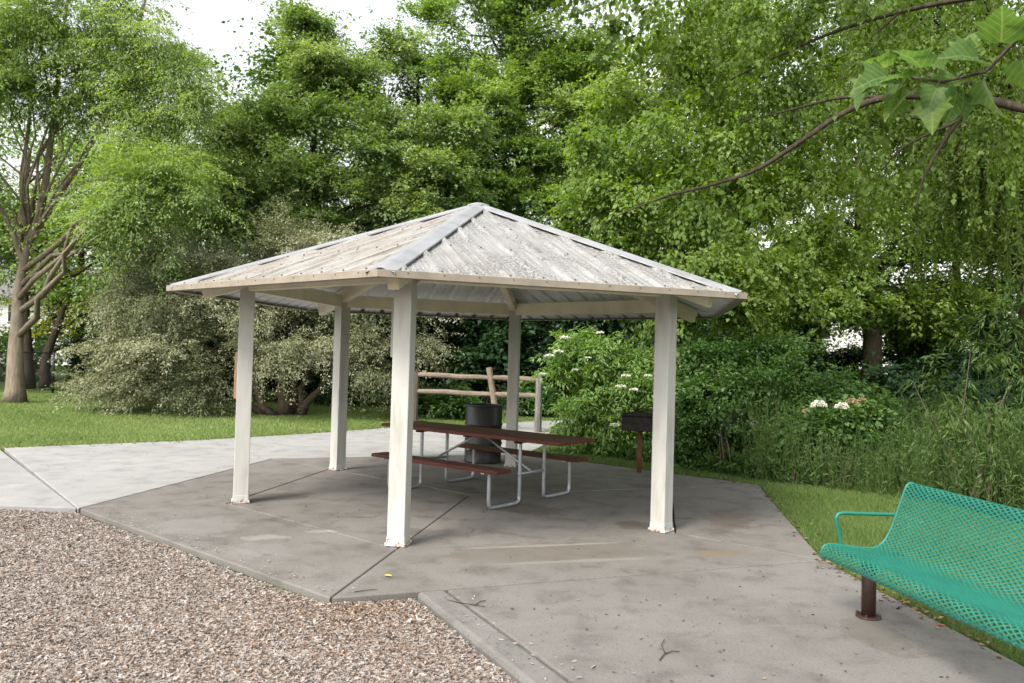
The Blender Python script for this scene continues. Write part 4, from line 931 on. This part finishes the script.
m.build('trunk', MT['bark_dark'], root, smooth=True)
b = pb([(660, -30, 9.3, 50, .6), (760, 20, 10.2, 60, .7), (840, 0, 10, 60, .7), (920, -40, 10, 80, .8), (800, 75, 10.2, 50, .6), (880, 55, 10, 46, .6), (960, 40, 9.8, 60, .8), (720, 90, 10.2, 44, .5), (1000, 130, 10, 46, .5), (850, 130, 10.2, 36, .4), (930, 170, 10.2, 40, .2), (680, 40, 9.8, 40, .5), (870, 190, 10.3, 34, .3), (790, -70, 9.6, 80, .7), (1010, -60, 9.5, 90, .8), (700, 205, 10.2, 26, .25), (760, 200, 10.2, 22, .2)], .9, .6)
V, val = foliage(b, per=150, nleaf=26, rc=.16, L=.085, W=.06, rng=np.random.default_rng(12), flat=.35, droop=1.1, up=.0, outw=.8, jit=.6, Lb=.6)
# hanging heart-shaped leaves over the sky gap
b2 = pb([(575, 8, 9.2, 18), (600, 12, 9.2, 20), (622, 30, 9.2, 16), (640, 12, 9.3, 24), (608, 45, 9.2, 10, .5), (560, -12, 9.2, 16), (670, 20, 9.3, 26), (640, -20, 9.2, 30)], .9, .8)
V2, val2 = foliage(b2, per=9, nleaf=14, rc=.13, L=.10, W=.085, rng=np.random.default_rng(13), flat=.4, droop=1.2, up=.0, outw=.6, jit=.8, Lb=.32)
V = np.vstack([V, V2]) - q; val = np.concatenate([val, val2 - .15])
quads('crown', V, val, LM['linden'], root)

# near branch with broad lobed leaves, top right
q = np.array([6.4, 2.9, 0.]); root = empty('sycamore_tree', q); tag(root, 'near branch of broad lobed leaves hanging in at the top right corner', 'tree'); Q = Vector(q)
m = MB(); m.tube([(0, 0, -.06), (0, .05, 1.5), (-.1, .1, 3.2), (-.1, .15, 5), (-.05, .2, 7)], [.3, .23, .2, .16, .08], 12, wob=.05)
tip = sm([Vector((-.1, .1, 3.4))] + lp([(1120, 8, 3.2), (1040, 12, 3.3), (1007, 56, 3.4), (972, 78, 3.45), (937, 82, 3.5), (902, 76, 3.55)]), 30)
m.tube(tip, [.035 * (1 - .9 * i / 29) + .0025 for i in range(30)], 8)
m.build('trunk', MT['bark_olive'], root, smooth=True)
lobed = [(0, 0), (.12, -.05), (.34, -.02), (.52, .10), (.40, .22), (.56, .42), (.36, .46), (.24, .60), (.16, .78), (0, 1.0)]
outl = lobed + [(-x_, y_) for x_, y_ in lobed[-2:0:-1]]
LVs, Lf, Lval = [], [], []
me_v = []; me_f = []; vals_ = []; lxs = []; lys = []
lr = random.Random(5)
def biglf(base, d, nrm, size):
    d = Vector(d).normalized(); nrm = Vector(nrm); nrm = (nrm - d * nrm.dot(d)).normalized(); s_ = d.cross(nrm); n0 = len(me_v)
    cc = [(0, .08), (0, .35), (0, .65)]
    for x_, y_ in [(0, .42)] + outl:
        lxs.append(x_); lys.append(y_)
        z_ = .30 * abs(x_) - .38 * (y_ - .25) ** 2 + .03 * math.sin(9 * y_ + 3 * x_)
        me_v.append(tuple(Vector(base) + (d * y_ + s_ * x_ + nrm * z_) * size))
    k_ = len(outl)
    for i in range(k_): me_f.append((n0, n0 + 1 + i, n0 + 1 + (i + 1) % k_))
    v0 = lr.uniform(.15, .85); vals_.extend([v0] * k_)
m = MB()
for (px_, py_, dd, sz, ddx, ddz) in [(905, 66, 3.5, .19, -.8, -.5), (880, 58, 3.52, .18, -1, -.1), (925, 62, 3.45, .20, -.5, -.9), (945, 60, 3.45, .17, -.3, -.8), (890, 60, 3.55, .17, -.7, -.8), (960, 50, 3.42, .20, .5, -.8), (915, 60, 3.4, .17, -.6, .5), (935, 55, 3.5, .18, -.7, .35), (985, 36, 3.38, .21, -.2, .4), (972, 44, 3.36, .19, -.7, .2), (1000, 28, 3.33, .20, .3, -.75), (930, 64, 3.52, .18, .15, -1), (870, 55, 3.56, .15, -1, -.5), (1020, 20, 3.3, .19, -.3, -.6), (1035, 16, 3.28, .18, .5, -.8), (1010, 25, 3.34, .18, .1, .8), (955, 54, 3.5, .16, -.9, -.35), (900, 62, 3.45, .16, -.9, .2), (862, 62, 3.56, .13, -1, -.9), (888, 66, 3.5, .15, -.35, -1), (918, 70, 3.46, .15, -.2, -1), (948, 66, 3.42, .15, .2, -1), (878, 52, 3.56, .13, -.8, .4), (940, 50, 3.44, .15, .2, .6)]:
    pB = Vector(P(px_ + 16, py_ + 18, dd)) - Q; dv = Vector((ddx, lr.uniform(-.35, .15), ddz)).normalized(); st_ = pB + dv * lr.uniform(.03, .07)
    m.tube([pB, (pB + st_) / 2 + Vector((0, 0, .006)), st_], .0025, 5)
    biglf(st_, dv + Vector((0, 0, -.25)), (lr.uniform(-1.1, 1.1), -.55 + lr.uniform(-.5, .6), .8), sz * lr.uniform(.7, 1.05))
m.build('leaf_stalks', MT['bark_olive'], root)['kind'] = 'stuff'
me = bpy.data.meshes.new('leaves'); me.from_pydata(me_v, [], me_f); at = me.attributes.new('v', 'FLOAT', 'FACE'); at.data.foreach_set('value', vals_)
for nm_, ls_ in (('lx', lxs), ('ly', lys)):
    at = me.attributes.new(nm_, 'FLOAT', 'POINT'); at.data.foreach_set('value', ls_)
me.materials.append(LM['syca']); me.polygons.foreach_set('use_smooth', [True] * len(me_f)); me.update()
o = bpy.data.objects.new('leaves', me); col.objects.link(o); o.parent = root

# second dark trunk behind the locust with low fork
b = pb([(40, 250, 29, 60), (100, 230, 29, 60), (-30, 230, 29, 60), (60, 170, 29, 80), (130, 170, 29, 70), (-20, 140, 30, 90), (150, 260, 29, 50), (100, 290, 28.5, 34, .5)], .8, .7)
q = P(27, 396, 28.5); q[2] = 0
tree('broadleaf_tree', 'dark trunked tree just behind the pale locust trunk', 'tree', q, [q, P(27, 350, 28.5), P(24, 300, 28.5), P(20, 240, 28.5), P(30, 150, 29)], .22, b, dict(per=170, nleaf=34, rc=.5, L=.17, W=.11, mat=LM['alder'], droop=.4), MT['bark_dark'], seed=14)
q = P(46, 394, 29.5); q[2] = 0
b = pb([(75, 290, 31, 34, .6), (110, 310, 31, 32, .6), (60, 315, 32, 26, .5), (130, 330, 31, 30, .6)], .8, .7)
tree('broadleaf_tree', 'small yellow green tree with low slanting limbs right of the pale trunk', 'tree', q, [q, P(46, 360, 29.5), P(58, 325, 30), P(70, 290, 31)], .2, b, dict(per=90, nleaf=34, rc=.45, L=.16, W=.1, mat=LM['yellow'], droop=.4), MT['bark_dark'], seed=15, limb_r=.6)

# woods behind everything: three kinds, copied
protos = []
for kk, (h, leafm, sd) in enumerate(((13, LM['woods'], 51), (11, LM['woods'], 52), (12, LM['alder'], 53))):
    rr = np.random.default_rng(sd); bl = []
    for i in range(15):
        z_ = rr.uniform(.10, 1) * h; wv = h * .30 * math.sin(PI * min(1, z_ / h * .72 + .22)); an = rr.uniform(0, 2 * PI); rad = rr.uniform(.3, 1) * wv
        bl.append(((math.cos(an) * rad, math.sin(an) * rad, z_), (h * .13, h * .13, h * .095), 1))
    t = tree('woodland_tree', 'x', 'tree', (0, 0, 0), [(0, 0, 0), (.1, 0, h * .3), (0, .1, h * .6), (.05, 0, h * .92)], .22, bl,
             dict(per=130, nleaf=34, rc=.65, L=.19, W=.125, mat=leafm, droop=.4), MT['bark_dark'], seed=sd, twigs=1)
    protos.append(t)
spots = []
for i, x_ in enumerate(np.linspace(-44, -30, 3)): spots.append((x_, 44 + (i % 2) * 5))
for i, x_ in enumerate((-27, -20.5, -15.0, -10.5, -6, -2, 2.2, 6, 10)): spots.append((x_, 34.5 + (i % 3) * 2.5))
for i, x_ in enumerate((31, 37, 43, 49)): spots.append((x_, 38 + (i % 2) * 4))
used = set()
for i, (x_, y_) in enumerate(spots):
    k = i % 3; t = protos[k] if k not in used else copy_tree(protos[k]); used.add(k)
    t.location = (x_, y_, -.05); t.rotation_euler.z = i * 1.7; s_ = (.98 if -24 < x_ < 12 else .95) * (1 + .1 * math.sin(i * 2.3)); t.scale = (s_ * 1.1, s_ * 1.1, s_)
    tag(t, 'dark tree of the far wood line, half hidden behind the nearer crowns', 'tree', 'trees of the far wood line')

# understorey shrubs
def shrub(name, label, pts, leaf, mat_bark, seed, base, cat='shrub', group=None, ky=.8, kz=.8, stems=8):
    rng_ = np.random.default_rng(seed); b = pb(pts, ky, kz); bz = np.array(base, float); root = empty(name, bz); tag(root, label, cat, group); B = Vector(bz)
    m = MB(); rr = random.Random(seed)
    for i in range(stems):
        c = Vector(b[i % len(b)][0]) - B; s_ = Vector((rr.gauss(0, .14), rr.gauss(0, .12), -.06)); m.tube(limb_path(s_, c + Vector((rr.gauss(0, .15), rr.gauss(0, .15), 0)), 6, .05, .08, rr), [.018, .016, .013, .011, .009, .007, .004], 5)
    m.build('stem', mat_bark, root, smooth=True)
    V, val = foliage(b, rng=rng_, **{k: v for k, v in leaf.items() if k != 'mat'})
    ok = V[:, :, 2].min(1) > .0
    quads('foliage', (V - bz)[ok], val[ok], leaf['mat'], root); return root
def gp(px, py):
    yy = FPX * HC / (py - 357 - .0279 * (px - 512)); g = P(px, py, yy); g[2] = 0; return g
def umbel(parent, px, py, dd, rad, seed, B, dome=.35, n_=150, mat=None):
    rng_ = np.random.default_rng(seed); c = P(px, py, dd) - B; a = rng_.uniform(0, 2 * PI, n_); r_ = rad * np.sqrt(rng_.random(n_))
    p = np.stack([r_ * np.cos(a), r_ * np.sin(a), dome * rad * (1 - (r_ / rad) ** 2) + rng_.normal(size=n_) * rad * .08], 1) + c
    V = leaf_quads(p, np.stack([np.cos(a), np.sin(a), rng_.normal(size=n_) * .4], 1), np.array([0, -.3, 1]) + rng_.normal(size=(n_, 3)) * .5, rad * .3, rad * .26)
    quads('flower_cluster', V, rng_.random(n_), mat or MT['petal'], parent)
SL_ = dict(per=170, nleaf=30, rc=.15, L=.085, W=.045, flat=.4, droop=.4, up=.45, outw=.9, jit=.65, Lb=.45)
e_pts = [(580, 350, 14.4, 26), (600, 345, 14.2, 28), (632, 365, 14, 28), (570, 378, 14.2, 24), (595, 385, 13.9, 32), (640, 395, 13.8, 30), (580, 410, 14, 28), (610, 420, 13.8, 30), (650, 425, 13.8, 30), (585, 435, 14, 22), (680, 400, 13.9, 26), (625, 445, 13.9, 22), (665, 370, 14, 24)]
eb = gp(607, 452)
el_ = shrub('elder_bush', 'light green flowering bush with white blossom clusters behind the park grill', e_pts, dict(SL_, mat=LM['elder'], L=.10, W=.038, droop=.6), MT['bark_olive'], 61, eb)
for i, (px_, py_, rd) in enumerate([(549, 356, .08), (558, 352, .08), (543, 374, .05), (588, 358, .05), (626, 376, .07), (621, 387, .08), (634, 390, .07), (648, 376, .06), (615, 425, .07), (661, 378, .08), (565, 338, .08), (600, 333, .06), (575, 370, .05)]):
    umbel(el_, px_, py_, 13.1 if i not in (0, 1, 2, 10) else 13.7, rd, 70 + i, np.array(eb))
shrub('leafy_bush', 'dense dark green bush directly right of the right front post', [(695, 390, 13, 36), (725, 365, 13.2, 34), (715, 420, 12.6, 40), (760, 385, 13, 38), (690, 440, 12.7, 32), (745, 440, 12.5, 36), (735, 395, 12.6, 36), (775, 425, 12.6, 34), (700, 355, 13.4, 22, .7)], dict(SL_, mat=LM['shrub']), MT['bark_olive'], 62, gp(725, 474), stems=9)
shrub('leafy_bush', 'rounded green bush to the left of the hydrangea blooms', [(790, 360, 13.4, 36), (815, 395, 12.8, 36), (800, 430, 12.3, 40), (838, 392, 13.4, 28), (790, 400, 12.8, 34), (835, 430, 12.3, 36), (770, 455, 12.2, 26), (820, 460, 12, 26), (765, 350, 13.6, 24)], dict(SL_, mat=LM['shrub']), MT['bark_olive'], 63, gp(800, 484), stems=9)
hb = gp(835, 488)
hy = shrub('hydrangea', 'hydrangea with rounded white flower heads beside the tall weeds', [(815, 425, 11.8, 26), (845, 425, 11.7, 28), (830, 450, 11.5, 30), (865, 440, 11.6, 26), (875, 415, 12, 24)], dict(SL_, mat=LM['shrub'], L=.11, W=.075), MT['bark_olive'], 64, hb)
for i, (px_, py_, rd) in enumerate([(819, 406, .095), (842, 408, .09), (806, 412, .05), (852, 403, .08), (862, 401, .06)]):
    mt_ = MT['petal'] if i < 2 else m_attr('faded_petals', [(0, (.25, .17, .09)), (1, (.42, .36, .2))])
    umbel(hy, px_, py_, 11.1, rd, 90 + i, np.array(hb), .75, 260, mt_)
shrub('dark_bush', 'dark shady bush below the white house glimpse', [(885, 395, 15, 36), (925, 392, 14.6, 40), (970, 372, 15, 40), (900, 415, 13.8, 40), (950, 415, 13.6, 44), (990, 400, 14, 40), (1010, 350, 15, 40)], dict(SL_, mat=LM['dark'], per=110, L=.13, W=.08, rc=.26), MT['bark_dark'], 65, gp(925, 462), stems=9)
shrub('leafy_sapling', 'yellow green narrow leaved sapling above the bench back', [(960, 400, 10.6, 34), (1000, 380, 10.4, 36), (985, 430, 10, 36), (945, 430, 10.4, 28), (1020, 420, 10, 36), (1010, 330, 10.8, 32), (980, 350, 10.8, 26), (940, 385, 10.9, 20, .6), (1030, 290, 10.8, 30), (1010, 460, 9.8, 30), (960, 460, 10, 30)], dict(SL_, mat=LM['weed'], L=.13, W=.026, per=26, droop=1.0, up=.7, Lb=.7), MT['bark_olive'], 66, gp(985, 508), cat='sapling')
shrub('leafy_sapling', 'thin young tree with bright leaves right of the roof corner', [(740, 330, 14.6, 22), (755, 345, 14.4, 22), (725, 345, 14.4, 18), (770, 330, 14.8, 18), (700, 325, 14.6, 12, .5)], dict(SL_, mat=LM['maple'], per=50), MT['bark_dark'], 67, gp(742, 455), cat='sapling', stems=4)
shrub('leafy_bush', 'low green bush behind the split rail fence', [(425, 402, 21, 14), (445, 404, 20.6, 14), (465, 406, 20.4, 12), (410, 400, 21.2, 12), (455, 395, 21, 10)], dict(SL_, mat=LM['shrub'], rc=.25, L=.14, W=.07), MT['bark_olive'], 68, gp(440, 418), stems=5)
shrub('leafy_bush', 'low bush beside the trail right of the grey fence post', [(545, 405, 22, 14), (520, 403, 22.4, 14), (535, 392, 22.5, 12)], dict(SL_, mat=LM['shrub'], rc=.25, L=.14, W=.07), MT['bark_olive'], 69, gp(530, 413), stems=5)
# dark thicket behind the fence and under the silver shrub: copies of one bush
dk = shrub('thicket_bush', 'x', [(512, 330, 20, 50), (470, 345, 20, 50), (555, 345, 20, 50), (500, 375, 19.6, 45), (540, 380, 19.6, 45), (470, 385, 19.8, 40), (512, 290, 20.5, 45), (480, 300, 20.3, 35), (550, 305, 20.4, 35)], dict(SL_, mat=LM['dark'], per=120, nleaf=30, rc=.42, L=.19, W=.11), MT['bark_dark'], 75, (0, 20, 0), stems=9)
for i, (x_, y_, s_) in enumerate([(-12, 27, 1.0), (-9.2, 25.2, .9), (-6.6, 24.6, 1.0), (-3.6, 24.8, 1.05), (-.9, 26, 1.15), (2.0, 25.5, 1.1), (4.6, 21.5, 1.0), (15.5, 21, 1.0), (-15.8, 31, .75), (9.6, 27, .62), (11.3, 30, .6), (13.3, 31, .62), (13.6, 26, .62), (16.2, 26, .75)]):
    t = dk if i == 0 else copy_tree(dk)
    t.location = (x_, y_, -.04); t.rotation_euler.z = i * 1.3; t.scale = (s_ * 1.2, s_ * 1.1, s_)
    tag(t, 'dark shaded bush in the thicket under and behind the tree crowns', 'bush', 'bushes of the dark thicket')

# tall weeds, right
rng = np.random.default_rng(81)
WE = [(3.35, 11.2), (4.3, 10.55), (5.4, 9.5), (6.6, 8.6), (8.2, 8.2), (9, 11), (6, 12.6), (4.2, 12.4)]
x, y = scatter(WE, 2600, rng, power=0, margin=120); Vs = []; vals = []
for i in range(len(x)):
    h = rng.uniform(.45, 1.15) * (1 + .25 * math.sin(x[i] * 2.3)); mleaf = int(h / .055); s_ = np.sort(rng.random(mleaf))[:, None]
    ln = rng.normal(size=2) * .16; b_ = np.array([x[i], y[i], -.05]); pos = b_ + np.c_[ln[0] * s_ ** 2 * h, ln[1] * s_ ** 2 * h, s_ * h]
    a = rng.uniform(0, 2 * PI, mleaf); d = np.stack([np.cos(a) * .6, np.sin(a) * .6, rng.uniform(.1, 1.1, mleaf)], 1)
    sz = rng.uniform(.7, 1.3, mleaf) * (1.1 - .5 * s_[:, 0])
    Vs.append(leaf_quads(pos, d, rng.normal(size=(mleaf, 3)) + [0, -.2, 1],   .10 * sz, .016 * sz, .1, .3)); vals.append(.5 + .14 * rng.normal() + .15 * rng.normal(size=mleaf))
    # stalk
    t_ = np.array([ln[0] * h, ln[1] * h, h]); sd_ = np.array([.004, 0, 0]); Vs.append(np.array([[b_ - sd_, b_ + sd_, b_ + t_ + sd_ * .4, b_ + t_ - sd_ * .4]])); vals.append(np.array([.45]))
tag(quads('tall_weeds', np.vstack(Vs), np.concatenate(vals), LM['weed']), 'tall narrow leaved weeds along the shrub border behind the bench', 'weeds', kind='stuff')
# rough growth at the foot of the shrubs
x, y = scatter([(.9, 14.9), (1.5, 13.6), (2.9, 11.9), (4.2, 10.7), (4.6, 11.6), (3, 13.2), (1.6, 15.4)], 700, rng, power=0); Vs = []; vals = []
for i in range(len(x)):
    h = rng.uniform(.12, .4); k = 12; a = rng.uniform(0, 2 * PI, k); pos = np.array([x[i], y[i], -.05]) + np.c_[rng.normal(size=(k, 2)) * .06, rng.random(k) * h]
    Vs.append(leaf_quads(pos, np.stack([np.cos(a) * .7, np.sin(a) * .7, rng.uniform(.2, 1, k)], 1), rng.normal(size=(k, 3)) * .5 + [0, -.2, 1], .12, .035)); vals.append(.45 + .17 * rng.normal(size=k))
tag(quads('undergrowth', np.vstack(Vs), np.concatenate(vals), LM['shrub']), 'low leafy undergrowth along the foot of the flowering bushes', 'undergrowth', kind='stuff')
